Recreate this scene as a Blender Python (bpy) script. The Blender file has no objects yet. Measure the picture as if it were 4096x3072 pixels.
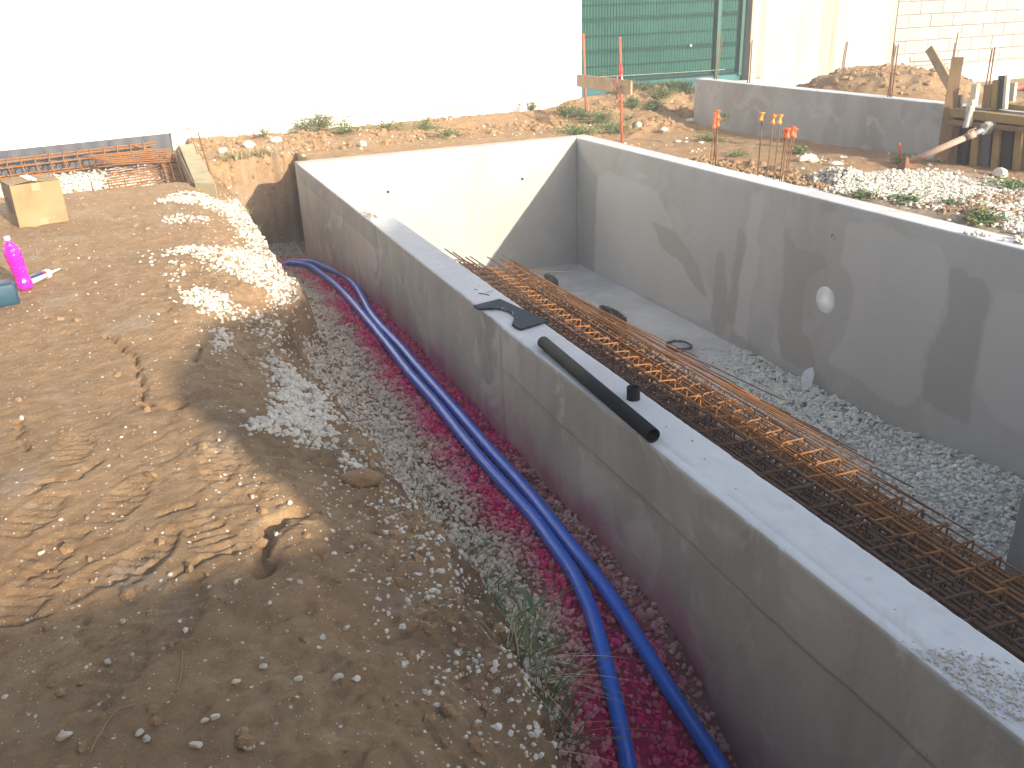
import bpy, bmesh, math, random
import numpy as np
from mathutils import Vector, Matrix
random.seed(7); RNG = np.random.RandomState(11)
sc = bpy.context.scene
col = sc.collection
# ------------------------------------------------------------------ camera
FPX = 3506.124                      # focal length in pixels of the 4096 px wide photograph
CAM = np.array([-1.4394, -9.6671, 1.4085])
pitch, roll, yaw = 0.404361, -0.038488, 0.376649
cp, sp, cy, sy = math.cos(pitch), math.sin(pitch), math.cos(yaw), math.sin(yaw)
FW = np.array([sy*cp, cy*cp, -sp]); r0 = np.array([cy, -sy, 0.]); u0 = np.cross(r0, FW)
RT = r0*math.cos(roll) + u0*math.sin(roll); UP = -r0*math.sin(roll) + u0*math.cos(roll)
cam = bpy.data.objects.new('camera', bpy.data.cameras.new('camera')); col.objects.link(cam)
cam.matrix_world = Matrix(((RT[0], UP[0], -FW[0], CAM[0]), (RT[1], UP[1], -FW[1], CAM[1]), (RT[2], UP[2], -FW[2], CAM[2]), (0, 0, 0, 1)))
cam.data.sensor_width = 36; cam.data.lens = FPX/4096*36
cam.data.clip_start = .05; cam.data.clip_end = 500
sc.camera = cam
# ------------------------------------------------------------------ light
SUN = Vector((1, -3, 1.14)).normalized()        # towards the sun
w = bpy.data.worlds.new('World'); sc.world = w; w.use_nodes = True
nt = w.node_tree; sky = nt.nodes.new('ShaderNodeTexSky'); sky.sky_type = 'NISHITA'; sky.sun_disc = False
sky.sun_elevation = math.asin(SUN.z); sky.sun_rotation = math.atan2(SUN.x, SUN.y)
sky.air_density = 1.0; sky.dust_density = 2.0; sky.ozone_density = 1.0
bg = nt.nodes['Background']; nt.links.new(sky.outputs[0], bg.inputs[0]); bg.inputs[1].default_value = .14
sl = bpy.data.lights.new('sun', 'SUN'); sl.energy = 4.2; sl.angle = math.radians(.53); sl.color = (1, .89, .74)
so = bpy.data.objects.new('sun', sl); col.objects.link(so); so.rotation_euler = SUN.to_track_quat('Z', 'Y').to_euler()
sc.view_settings.view_transform = 'Standard'; sc.view_settings.look = 'None'
sc.view_settings.exposure = 1.42; sc.view_settings.gamma = 1; sc.view_settings.use_curve_mapping = False
sc.render.engine = 'CYCLES'; sc.cycles.max_bounces = 6; sc.cycles.diffuse_bounces = 4
# ------------------------------------------------------------------ measuring helpers
def ray(px, py): return FW + RT*(px-2048)/FPX - UP*(py-1536)/FPX
def at(px, py, ax, c):
    """point of the place seen at a photo pixel, on the plane ax = c"""
    d = ray(px, py); i = 'xyz'.index(ax); return CAM + d*((c-CAM[i])/d[i])
def atp(px, py, P0, n):
    d = ray(px, py); return CAM + d*(np.dot(np.array(P0)-CAM, n)/np.dot(d, n))
# ------------------------------------------------------------------ noise
def _h(ix, iy, s):
    n = (ix.astype(np.int64)*374761393 + iy.astype(np.int64)*668265263 + s*1442695) & 0x7fffffff
    n = ((n ^ (n >> 13))*1274126177) & 0x7fffffff
    return ((n ^ (n >> 16)) & 0xffff)/65535.0
def vn(x, y, s=0):
    x = np.asarray(x, float); y = np.asarray(y, float)
    ix = np.floor(x); iy = np.floor(y); fx = x-ix; fy = y-iy
    fx = fx*fx*fx*(fx*(fx*6-15)+10); fy = fy*fy*fy*(fy*(fy*6-15)+10)
    a = _h(ix, iy, s); b = _h(ix+1, iy, s); c = _h(ix, iy+1, s); d = _h(ix+1, iy+1, s)
    return (a*(1-fx)+b*fx)*(1-fy)+(c*(1-fx)+d*fx)*fy
def fbm(x, y, s=0, o=4, g=.5):
    t = 0; a = 1; q = 0
    for i in range(o):
        t = t + a*(vn(x*2**i+i*17.3, y*2**i-i*9.1, s+i)-.5); q += a; a *= g
    return t/q*2
def ss(a, b, x):
    t = np.clip((np.asarray(x, float)-a)/(b-a), 0, 1); return t*t*(3-2*t)
# ------------------------------------------------------------------ object helpers
def tag(o, label=None, cat=None, group=None, kind=None):
    if label: o['label'] = label
    if cat: o['category'] = cat
    if group: o['group'] = group
    if kind: o['kind'] = kind
    return o
def link(name, me, mat=None, parent=None, loc=None):
    if mat is not None and len(me.materials) == 0: me.materials.append(mat)
    o = bpy.data.objects.new(name, me); col.objects.link(o)
    if parent is not None: o.parent = parent
    if loc is not None: o.location = loc
    return o
def empty(name, loc=(0, 0, 0), rz=0):
    o = bpy.data.objects.new(name, None); col.objects.link(o); o.location = loc; o.rotation_euler = (0, 0, rz); o.empty_display_size = .1
    return o
def mesh(name, V, Fc, smooth=False):
    me = bpy.data.meshes.new(name); me.from_pydata([tuple(v) for v in V], [], [tuple(f) for f in Fc])
    if smooth: me.polygons.foreach_set('use_smooth', [True]*len(me.polygons))
    me.update(); return me
def npmesh(name, V, F, smooth=False, attrs=None):
    V = np.ascontiguousarray(V, np.float32); F = np.ascontiguousarray(F, np.int32); k = F.shape[1]
    me = bpy.data.meshes.new(name); me.vertices.add(len(V)); me.vertices.foreach_set('co', V.ravel())
    me.loops.add(F.size); me.loops.foreach_set('vertex_index', F.ravel())
    me.polygons.add(len(F)); me.polygons.foreach_set('loop_start', np.arange(0, F.size, k, dtype=np.int32))
    try: me.polygons.foreach_set('loop_total', np.full(len(F), k, np.int32))
    except Exception: pass
    me.polygons.foreach_set('use_smooth', np.full(len(F), bool(smooth)))
    me.update(calc_edges=True)
    for n, a in (attrs or {}).items():
        at_ = me.attributes.new(n, 'FLOAT', 'POINT'); at_.data.foreach_set('value', np.ascontiguousarray(a, np.float32).ravel())
    me.validate(); return me
def obox(cx, cyy, cz, sx, syy, sz, M=None, bev=0.0):
    """box mesh data: centre, size, optional 3x3 axes"""
    bm = bmesh.new(); bmesh.ops.create_cube(bm, size=1)
    bmesh.ops.scale(bm, vec=(sx, syy, sz), verts=bm.verts)
    if bev > 0: bmesh.ops.bevel(bm, geom=bm.edges[:], offset=bev, segments=2, affect='EDGES', profile=.6)
    if M is not None: bmesh.ops.transform(bm, matrix=M.to_4x4(), verts=bm.verts)
    bmesh.ops.translate(bm, vec=(cx, cyy, cz), verts=bm.verts)
    return bm
def bmo(name, bm, mat, parent=None, smooth=False):
    me = bpy.data.meshes.new(name); bm.to_mesh(me); bm.free()
    if smooth: me.polygons.foreach_set('use_smooth', [True]*len(me.polygons))
    return link(name, me, mat, parent)
def box(name, lo, hi, mat, parent=None, bev=.004):
    c = [(a+b)/2 for a, b in zip(lo, hi)]; s = [abs(b-a) for a, b in zip(lo, hi)]
    return bmo(name, obox(*c, *s, bev=min(bev, min(s)*.3)), mat, parent)
def axes_to(d, up=(0, 0, 1)):
    d = Vector(d).normalized(); u = Vector(up); x = d.cross(u)
    if x.length < 1e-4: x = Vector((1, 0, 0))
    x.normalize(); z = x.cross(d).normalized()
    return Matrix((x, d, z)).transposed()       # columns: side, along, up
def plank(name, A, B, width, thick, mat, parent=None, up=(0, 0, 1), bev=.003, seed=0):
    """board from A to B; width along 'side', thick along 'up'"""
    A = Vector(A); B = Vector(B); M = axes_to(B-A, up); L = (B-A).length; c = (A+B)/2
    rr = random.Random(seed+int(L*1e4)); bm = obox(0, 0, 0, width, L, thick, bev=bev)
    for v in bm.verts: v.co.x += rr.uniform(-.0015, .0015); v.co.z += rr.uniform(-.0015, .0015); v.co.y += rr.uniform(-.003, .003)
    bmesh.ops.transform(bm, matrix=M.to_4x4(), verts=bm.verts); bmesh.ops.translate(bm, vec=c, verts=bm.verts)
    return bmo(name, bm, mat, parent)
def tube_data(P, r, n=8, cap=True, closed=False, twist0=None):
    P = np.array(P, float); m = len(P); R = np.full(m, r, float) if np.isscalar(r) else np.array(r, float)
    T = np.zeros_like(P)
    if closed: T = np.roll(P, -1, 0)-np.roll(P, 1, 0)
    else: T[1:-1] = P[2:]-P[:-2]; T[0] = P[1]-P[0]; T[-1] = P[-1]-P[-2]
    T /= np.maximum(np.linalg.norm(T, axis=1), 1e-9)[:, None]
    u = np.array([0, 0, 1.]) if abs(T[0][2]) < .9 else np.array([1., 0, 0]); u = u-T[0]*np.dot(u, T[0]); u /= np.linalg.norm(u)
    V = []
    for i in range(m):
        u = u-T[i]*np.dot(u, T[i]); u /= max(np.linalg.norm(u), 1e-9); v = np.cross(T[i], u)
        for k in range(n):
            a = 2*math.pi*k/n; V.append(P[i]+R[i]*(u*math.cos(a)+v*math.sin(a)))
    F = []
    for i in range(m if closed else m-1):
        j = (i+1) % m
        for k in range(n): F.append((i*n+k, i*n+(k+1) % n, j*n+(k+1) % n, j*n+k))
    if cap and not closed: F.append(tuple(range(n))[::-1]); F.append(tuple((m-1)*n+k for k in range(n)))
    return V, F
def tube(name, P, r, mat, parent=None, n=8, smooth=True, **k):
    V, F = tube_data(P, r, n, **k); return link(name, mesh(name, V, F, smooth), mat, parent)
def lathe(name, prof, mat, parent=None, n=24, A=(0, 0, 0), B=None, smooth=True):
    """revolve (radius, height) round z; then put the axis from A towards B"""
    V = []; F = []
    for (r, z) in prof:
        for k in range(n): a = 2*math.pi*k/n; V.append((r*math.cos(a), r*math.sin(a), z))
    for i in range(len(prof)-1):
        for k in range(n): F.append((i*n+k, i*n+(k+1) % n, (i+1)*n+(k+1) % n, (i+1)*n+k))
    F.append(tuple(range(n))[::-1]); F.append(tuple((len(prof)-1)*n+k for k in range(n)))
    d = Vector((0, 0, 1)) if B is None else (Vector(B)-Vector(A)).normalized()
    q = Vector((0, 0, 1)).rotation_difference(d); A = Vector(A)
    return link(name, mesh(name, [q @ Vector(v)+A for v in V], F, smooth), mat, parent)
def spline(P, n=8):
    P = [np.array(p, float) for p in P]; Q = [2*P[0]-P[1]]+P+[2*P[-1]-P[-2]]; out = []
    for i in range(1, len(Q)-2):
        for k in range(n):
            t = k/n; a, b, c, d = Q[i-1], Q[i], Q[i+1], Q[i+2]
            out.append(.5*((2*b)+(-a+c)*t+(2*a-5*b+4*c-d)*t*t+(-a+3*b-3*c+d)*t**3))
    out.append(P[-1]); return np.array(out)
# ------------------------------------------------------------------ materials
class NB:
    def __init__(s, name):
        s.m = bpy.data.materials.new(name); s.m.use_nodes = True; s.t = s.m.node_tree; s.n = s.t.nodes
        s.b = s.n['Principled BSDF']; s.tc = s.n.new('ShaderNodeTexCoord'); s.b.inputs['Roughness'].default_value = .85
        s.b.inputs['Specular IOR Level'].default_value = .25; s.obj = s.n.new('ShaderNodeNewGeometry').outputs['Position']
    def l(s, a, b): s.t.links.new(a, b)
    def mp(s, scale=(1, 1, 1), src=None):
        m = s.n.new('ShaderNodeMapping'); m.inputs['Scale'].default_value = scale; s.l(src or s.obj, m.inputs[0]); return m.outputs[0]
    def noise(s, sc_, det=6, rough=.55, dist=0, src=None, scale=None):
        n = s.n.new('ShaderNodeTexNoise'); n.inputs['Scale'].default_value = sc_; n.inputs['Detail'].default_value = det
        n.inputs['Roughness'].default_value = rough; n.inputs['Distortion'].default_value = dist
        s.l(s.mp(scale, src) if scale else (src or s.obj), n.inputs['Vector']); return n.outputs['Fac']
    def vor(s, sc_, feat='F1', src=None, out='Distance', rnd=1):
        n = s.n.new('ShaderNodeTexVoronoi'); n.feature = feat; n.inputs['Scale'].default_value = sc_; n.inputs['Randomness'].default_value = rnd
        s.l(src or s.obj, n.inputs['Vector']); return n.outputs[out]
    def ramp(s, f, stops, interp='LINEAR'):
        r = s.n.new('ShaderNodeValToRGB'); r.color_ramp.interpolation = interp; e = r.color_ramp.elements
        while len(e) < len(stops): e.new(.5)
        for i, (p, c) in enumerate(stops):
            e[i].position = p; e[i].color = tuple(c)+(1,) if not isinstance(c, (int, float)) else (c, c, c, 1)
        s.l(f, r.inputs[0]); return r.outputs[0]
    def mix(s, f, a, b, mode='MIX'):
        m = s.n.new('ShaderNodeMix'); m.data_type = 'RGBA'; m.blend_type = mode; m.clamp_factor = True
        for v, i in ((f, 0), (a, 6), (b, 7)):
            if isinstance(v, (int, float)): m.inputs[i].default_value = v if i == 0 else (v, v, v, 1)
            elif isinstance(v, (tuple, list)): m.inputs[i].default_value = tuple(v)+(1,)
            else: s.l(v, m.inputs[i])
        return m.outputs[2]
    def math(s, op, a, b=0, c=None):
        m = s.n.new('ShaderNodeMath'); m.operation = op
        for v, i in ((a, 0), (b, 1), (c, 2)):
            if v is None: continue
            if isinstance(v, (int, float)): m.inputs[i].default_value = v
            else: s.l(v, m.inputs[i])
        return m.outputs[0]
    def attr(s, name):
        a = s.n.new('ShaderNodeAttribute'); a.attribute_name = name; return a.outputs['Fac']
    def sep(s, src=None):
        m = s.n.new('ShaderNodeSeparateXYZ'); s.l(src or s.obj, m.inputs[0]); return m.outputs
    def bump(s, h, strength=.5, dist=.01, prev=None):
        b = s.n.new('ShaderNodeBump'); b.inputs['Strength'].default_value = strength; b.inputs['Distance'].default_value = dist
        s.l(h, b.inputs['Height'])
        if prev is not None: s.l(prev, b.inputs['Normal'])
        return b.outputs[0]
    def fin(s, colr, rough=None, nrm=None, metal=None):
        if isinstance(colr, (tuple, list)): s.b.inputs['Base Color'].default_value = tuple(colr)+(1,)
        else: s.l(colr, s.b.inputs['Base Color'])
        if rough is not None:
            if isinstance(rough, (int, float)): s.b.inputs['Roughness'].default_value = rough
            else: s.l(rough, s.b.inputs['Roughness'])
        if nrm is not None: s.l(nrm, s.b.inputs['Normal'])
        if metal is not None: s.b.inputs['Metallic'].default_value = metal
        return s.m
def soil_mat():
    s = NB('soil'); n1 = s.noise(1.6, 8, .6); n2 = s.noise(14, 8, .65); n3 = s.noise(90, 5, .7)
    c = s.mix(s.ramp(n1, [(.3, 0), (.7, 1)]), (.305, .20, .105), (.355, .24, .135))
    c = s.mix(s.ramp(n2, [(.35, 0), (.7, 1)]), c, (.215, .125, .06))
    c = s.mix(s.math('MULTIPLY', s.ramp(n3, [(.5, 0), (.75, 1)]), .5), c, (.42, .30, .17))
    # patches of redder, freshly dug earth
    rd = s.math('MULTIPLY', s.ramp(s.noise(.9, 5, .6, src=s.mp((1, 1, 1))), [(.52, 0), (.64, 1)]), s.attr('red'))
    c = s.mix(rd, c, (.33, .195, .10))
    # small limestone crumbs trodden into the soil
    v = s.vor(55, out='Distance'); vc = s.vor(55, out='Color'); pick = s.ramp(s.sep(vc)[0], [(.93, 0), (.95, 1)])
    dot = s.math('MULTIPLY', s.ramp(v, [(.22, 1), (.3, 0)]), pick)
    v2 = s.vor(140); vc2 = s.sep(s.vor(140, out='Color'))[0]; dot2 = s.math('MULTIPLY', s.ramp(v2, [(.25, 1), (.35, 0)]), s.ramp(vc2, [(.95, 0), (.96, 1)]))
    dots = s.math('MAXIMUM', dot, dot2)
    c = s.mix(dots, c, (.60, .56, .48))
    dust = s.attr('dust'); dn = s.math('MULTIPLY', dust, s.ramp(s.noise(60, 6, .75), [(.3, .25), (.6, 1)]))
    c = s.mix(dn, c, (.38, .33, .26))
    shade_n = s.ramp(s.noise(.8, 5, .6, .8), [(.42, 0), (.62, 1)]); c = s.mix(s.math('MULTIPLY', s.math('MULTIPLY', shade_n, s.attr('shade_tint')), .95), c, (.13, .082, .045))  # patchy dark tint puts foreground shade into the soil colour
    c = s.mix(s.attr('paint'), c, (.30, .008, .07))
    b = s.bump(s.noise(38, 8, .72), .9, .012); b = s.bump(s.noise(190, 4, .7), .6, .004, b); b = s.bump(dots, .5, .004, b)
    return s.fin(c, .95, b)
def stone_mat(name, base, dark, paint=True):
    s = NB(name); t = s.attr('tone'); c = s.mix(t, dark, base)
    c = s.mix(s.math('MULTIPLY', s.ramp(s.noise(120, 5, .7), [(.45, 0), (.75, 1)]), .45), c, tuple(x*.62 for x in base))
    c = s.mix(s.attr('clod'), c, (.21, .13, .07))
    if paint:
        c = s.mix(s.attr('paint'), c, (.54, .012, .13))
    return s.fin(c, .9, s.bump(s.noise(300, 4, .7), .5, .002))
def concrete_mat(name, base, dark, light, streak=1.0, fine=1.0, paint=False, bands=None, warm=None):
    s = NB(name)
    big = s.noise(1.1, 5, .6, .6, scale=(1, 1, .45)); c = s.mix(s.ramp(big, [(.38, 0), (.62, 1)]), dark, base)
    st = s.noise(5.0, 6, .6, .3, scale=(1, 1, .12)); c = s.mix(s.math('MULTIPLY', s.ramp(st, [(.5, 0), (.72, 1)]), .55*streak), c, dark)
    c = s.mix(s.math('MULTIPLY', s.ramp(s.noise(2.3, 7, .65, 1.2), [(.52, 0), (.6, 1)]), .6*streak), c, light)
    c = s.mix(s.math('MULTIPLY', s.ramp(s.noise(26, 8, .7), [(.42, 0), (.75, 1)]), .3), c, tuple(x*.8 for x in base))
    if warm: c = s.mix(s.math('MULTIPLY', s.ramp(s.noise(1.7, 4, .6, .5), [(.45, 0), (.65, 1)]), .6), c, warm)
    v = s.vor(18); vc = s.sep(s.vor(18, out='Color'))[0]
    pits = s.math('MULTIPLY', s.ramp(v, [(.04, 1), (.09, 0)]), s.ramp(vc, [(.86, 0), (.88, 1)]))
    c = s.mix(s.math('MULTIPLY', pits, s.math('MULTIPLY', s.noise(3), .8)), c, (.10, .095, .085))
    if bands: c = bands(s, c)
    if paint: c = s.mix(s.attr('paint'), c, (.30, .03, .10))
    b = s.bump(s.noise(60, 8, .7), .25*fine, .004); b = s.bump(s.noise(4, 3), .15, .02, b)
    return s.fin(c, .82, b)
def patches(s, c):
    """damp and light skins of laitance on the long inner wall"""
    nz = s.noise(13, 8, .75, 1.0); 
    for a, lo_, cl_ in (('light', .36, (.48, .475, .45)), ('damp', .36, (.305, .29, .26))):
        f = s.math('ADD', s.attr(a), s.math('MULTIPLY', s.math('SUBTRACT', nz, .5), 1.5)); c = s.mix(s.ramp(f, [(lo_, 0), (lo_+.30, .62)]), c, cl_)
    return c
def simple(name, c, rough=.6, spec=.3, nz=None, metal=None, bumpd=None):
    s = NB(name); s.b.inputs['Specular IOR Level'].default_value = spec; cc = c
    if nz: cc = s.mix(s.ramp(s.noise(nz, 6, .65), [(.35, 0), (.7, 1)]), c, tuple(x*.7 for x in c))
    b = s.bump(s.noise(bumpd, 6), .3, .003) if bumpd else None
    return s.fin(cc, rough, b, metal)
def wood_mat(name, a, b_):
    s = NB(name); src = s.tc.outputs['Object']
    n = s.noise(9, 8, .7, 1.5, src=src, scale=(6, 6, 1.2)); c = s.mix(s.ramp(n, [(.3, 0), (.7, 1)]), a, b_)
    c = s.mix(s.math('MULTIPLY', s.ramp(s.noise(5, 5, src=src), [(.5, 0), (.7, 1)]), .5), c, tuple(x*.5 for x in b_))
    return s.fin(c, .8, s.bump(n, .4, .004))
def rust_mat(name, a, b_):
    s = NB(name); n = s.noise(45, 6, .7); c = s.mix(s.ramp(n, [(.3, 0), (.7, 1)]), a, b_)
    return s.fin(c, .8, s.bump(s.noise(220, 3), .5, .001))
M = {}
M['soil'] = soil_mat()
M['stone'] = stone_mat('limestone gravel', (.53, .47, .38), (.27, .235, .185))
M['stonew'] = stone_mat('white limestone gravel', (.60, .565, .49), (.44, .40, .33), False)
M['stoneg'] = stone_mat('grey limestone gravel', (.66, .65, .58), (.46, .45, .39), False)
def outer_bands(s, c):
    p = s.sep(); m = s.math('MULTIPLY', s.ramp(s.math('ADD', p[2], s.math('MULTIPLY', s.noise(3, 3), .04)), [(.0, 0), (.001, 1)]), 1)
    z2 = s.math('ADD', s.math('MULTIPLY', p[2], 1.0), .165); top = s.math('MULTIPLY', s.math('GREATER_THAN', s.math('ADD', z2, s.math('MULTIPLY', s.noise(2), .02)), .0), s.math('GREATER_THAN', p[1], -3.455))
    c = s.mix(s.math('MULTIPLY', top, .45), c, (.24, .215, .18))
    c = s.mix(s.math('MULTIPLY', s.attr('joint'), .5), c, (.17, .15, .115))
    return c
M['conc_out'] = concrete_mat('board marked concrete', (.43, .40, .355), (.28, .26, .22), (.48, .455, .41), 1.5, 1.3, True, outer_bands, (.42, .375, .31))
M['conc_in'] = concrete_mat('patchy pool concrete', (.42, .415, .395), (.36, .35, .32), (.46, .455, .435), .6, .8, False, patches)
M['conc_far'] = concrete_mat('pale pool concrete', (.40, .39, .36), (.35, .34, .31), (.44, .43, .40), .7, .8)
def top_spots(s, c):
    v = s.vor(7.5); vc = s.sep(s.vor(7.5, out='Color'))[0]; m = s.math('MULTIPLY', s.ramp(s.math('ADD', v, s.math('MULTIPLY', s.noise(30), .12)), [(.12, 1), (.19, 0)]), s.ramp(vc, [(.55, 0), (.58, 1)]))
    c = s.mix(s.math('MULTIPLY', m, .5), c, (.30, .30, .29)); br = s.math('MULTIPLY', s.ramp(s.noise(2.2, 7, .7, .8), [(.56, 0), (.66, 1)]), .45); c = s.mix(br, c, (.40, .36, .30))
    return s.mix(s.math('MULTIPLY', s.ramp(s.noise(40, 4, .7, scale=(1, .15, 1)), [(.55, 0), (.7, 1)]), .3), c, (.44, .44, .44))
M['conc_top'] = concrete_mat('trowelled concrete', (.57, .57, .56), (.48, .48, .47), (.62, .62, .61), .5, .8, False, top_spots)
M['conc_mid'] = concrete_mat('foundation concrete', (.34, .34, .335), (.25, .245, .23), (.40, .40, .40), 1, 1)
M['conc_floor'] = concrete_mat('pool floor concrete', (.48, .485, .475), (.38, .37, .345), (.54, .54, .53), .8, 1)
def white_mat():
    s = NB('white render'); z = s.sep()[2]
    c = s.mix(s.ramp(s.noise(1.2, 6, .6, scale=(1, 1, .2)), [(.35, 0), (.7, 1)]), (.84, .82, .77), (.79, .765, .70))
    grime = s.math('MULTIPLY', s.ramp(z, [(.0, 1), (.22, 0)]), s.ramp(s.noise(5, 6, .7), [(.3, 0), (.7, 1)]))
    c = s.mix(s.math('MULTIPLY', grime, .5), c, (.55, .47, .36))
    return s.fin(c, .9, s.bump(s.noise(150, 5), .3, .002))
M['white'] = white_mat()
def stained_mat():
    s = NB('cream rendered wall'); st = s.noise(3.2, 5, .6, .2, scale=(1, 1, .04))
    c = s.mix(s.ramp(st, [(.52, 0), (.64, 1)]), (.35, .335, .295), (.25, .20, .15))
    return s.fin(c, .9, s.bump(s.noise(120, 5), .3, .002))
M['cream'] = stained_mat()
def block_mat():
    s = NB('aircrete block'); oi = s.n.new('ShaderNodeObjectInfo').outputs['Random']
    c = s.mix(oi, (.305, .29, .27), (.34, .325, .30)); c = s.mix(s.math('MULTIPLY', s.ramp(s.noise(3, 7, .7, 1), [(.52, 0), (.68, 1)]), .5), c, (.25, .23, .21))
    return s.fin(c, .95, s.bump(s.noise(70, 8, .8), .6, .006))
M['block'] = block_mat()
M['mortar'] = simple('mortar joint', (.225, .21, .19), .95, .1, 30, None, 80)
M['membrane'] = simple('dark grey drainage membrane', (.075, .08, .095), .55, .4, 6, None, 60)
M['wood'] = wood_mat('weathered timber', (.42, .31, .20), (.30, .21, .13))
M['woodd'] = wood_mat('old shuttering timber', (.26, .17, .09), (.15, .10, .055))
M['woody'] = wood_mat('yellow shuttering board', (.33, .23, .09), (.20, .14, .06))
M['woodp'] = wood_mat('pale sawn timber', (.62, .56, .42), (.50, .43, .30))
M['ply'] = wood_mat('olive tan panel', (.40, .34, .21), (.33, .28, .17))
M['rust'] = rust_mat('sunlit rust', (.35, .16, .05), (.16, .07, .03))  # sunlit copy of the rust, colour brightened for bars in the sun
M['rust_shade'] = rust_mat('shaded rust', (.115, .06, .036), (.045, .026, .02))  # shaded copy of the rust, shade put into its colour
M['rustbar'] = rust_mat('rebar rust', (.20, .105, .05), (.12, .06, .03))
M['redpaint'] = rust_mat('worn red painted steel', (.50, .10, .05), (.36, .12, .07))
M['prop'] = rust_mat('rusty galvanised steel', (.45, .36, .30), (.36, .20, .13))
M['steel'] = simple('dull galvanised steel', (.27, .28, .29), .5, .5, 20)
M['black'] = simple('black pvc', (.014, .017, .022), .7, .12, 14, None, 40)
M['sheet'] = simple('dark grey twin wall plastic', (.05, .065, .08), .75, .08, 12)
def blue_mat():
    s = NB('blue polyethylene'); v = s.vor(150); vc = s.sep(s.vor(150, out='Color'))[0]; y = s.sep()[1]
    m = s.math('MULTIPLY', s.math('MULTIPLY', s.ramp(v, [(.25, 1), (.32, 0)]), s.ramp(vc, [(.88, 0), (.9, 1)])), s.ramp(s.noise(5, 3), [(.42, 0), (.55, 1)]))
    m = s.math('MULTIPLY', m, s.ramp(s.math('MULTIPLY', y, -.1), [(.5, 0), (.66, 1)]))
    c = s.mix(s.math('MULTIPLY', s.ramp(s.noise(9, 6, .6), [(.4, 0), (.8, 1)]), .35), (.012, .105, .50), (.05, .16, .50)); c = s.mix(m, c, (.5, .02, .28))
    s.b.inputs['Specular IOR Level'].default_value = .5
    return s.fin(c, .33, s.bump(s.noise(25, 4), .15, .003))
M['blue'] = blue_mat()
M['screen'] = simple('green screening sheet', (.022, .095, .08), .75, .2, 3)
M['wire'] = simple('green coated wire', (.006, .035, .028), .5, .4)
M['fpost'] = simple('dark green steel post', (.015, .085, .07), .5, .4)
M['teal'] = concrete_mat('teal painted concrete', (.05, .15, .16), (.035, .11, .12), (.09, .22, .22), .6, 1)
M['cap'] = simple('orange plastic cap', (.85, .13, .03), .5, .4, 30); M['capy'] = simple('amber plastic cap', (.80, .28, .03), .5, .4, 30)
M['card'] = simple('brown cardboard', (.34, .24, .13), .85, .15, 5); M['tape'] = simple('parcel tape', (.34, .25, .15), .35, .5)
M['print'] = simple('purple grey print', (.17, .11, .12), .8, .2)
def pink_mat():
    s = NB('pink film bottle'); s.b.inputs['Specular IOR Level'].default_value = .7
    s.b.inputs['Transmission Weight'].default_value = .0
    return s.fin((.90, .018, .42), .16, s.bump(s.vor(55), .6, .01))
M['pink'] = pink_mat(); M['pinkcap'] = simple('pale pink cap', (.82, .42, .60), .4, .5)
M['wplas'] = simple('white plastic', (.78, .78, .76), .4, .5, 8); M['navy'] = simple('navy print', (.03, .035, .16), .4, .5); M['red'] = simple('red print', (.6, .03, .02), .4, .5)
M['redpipe'] = simple('red ribbed pipe', (.62, .10, .05), .5, .4, 20)
M['case'] = simple('petrol blue case', (.02, .07, .11), .5, .4, 10); M['caseb'] = simple('black rubber', (.012, .012, .014), .6, .3)
M['leaf'] = NB('leaf').fin((.075, .13, .045), .7)
def leaf_mat(name, a, b_):
    s = NB(name); c = s.mix(s.attr('tone'), a, b_); s.b.inputs['Specular IOR Level'].default_value = .2; return s.fin(c, .7)
M['leaf'] = leaf_mat('weed leaf', (.05, .10, .035), (.13, .20, .07)); M['grass'] = leaf_mat('grass blade', (.03, .07, .03), (.12, .15, .06)); M['dry'] = leaf_mat('dry grass', (.30, .24, .13), (.45, .38, .22))
M['root'] = simple('dead root', (.30, .22, .13), .9, .1, 40); M['tiewire'] = simple('dark tie wire', (.055, .04, .032), .6, .4)
M['tarp'] = simple('black tarpaulin', (.012, .013, .016), .4, .5, 8); M['unseen_house'] = simple('brown render of unseen house', (.26, .22, .17), .9, .1, 5); M['tile'] = simple('terracotta tile', (.35, .14, .08), .9, .1, 20)
M['cloth'] = simple('white rag', (.7, .7, .7), .9, .1); M['ribbon'] = simple('red tape', (.7, .04, .04), .5, .3)
# ================================================================== GROUND
D = 2212/4096
def P2(x, y, z=-.06): return at(x/D, y/D, 'z', z)
GY = [-12, -9, -8.3, -7.9, -7.75, -7.6, -7.4, -7.1, -5.9, -4.6, -3.4, -2.2, -1.1, 0, 1.5]
GZ = [-1.12, -1.08, -1.02, -.90, -.78, -.70, -.655, -.63, -.63, -.63, -.645, -.77, -.92, -1.03, -1.06]
XLY = [-12, -8.6, -7.6, -7.0, -6.2, -5.3, -4.9, -4.3, -3.2, -1.2, .6, 1.5]
XLV = [-.86, -.84, -.82, -.84, -.90, -1.04, -.98, -.74, -.75, -.69, -.76, -.8]
XBY = [-12, -8.2, -7.9, -7.4, -7.1, -6.6, -6.2, -5.2, -4.5, -3.8, -2, 0, 1.5]
XBV = [-.62, -.62, -.60, -.56, -.58, -.60, -.68, -.80, -.72, -.67, -.60, -.58, -.6]
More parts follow.
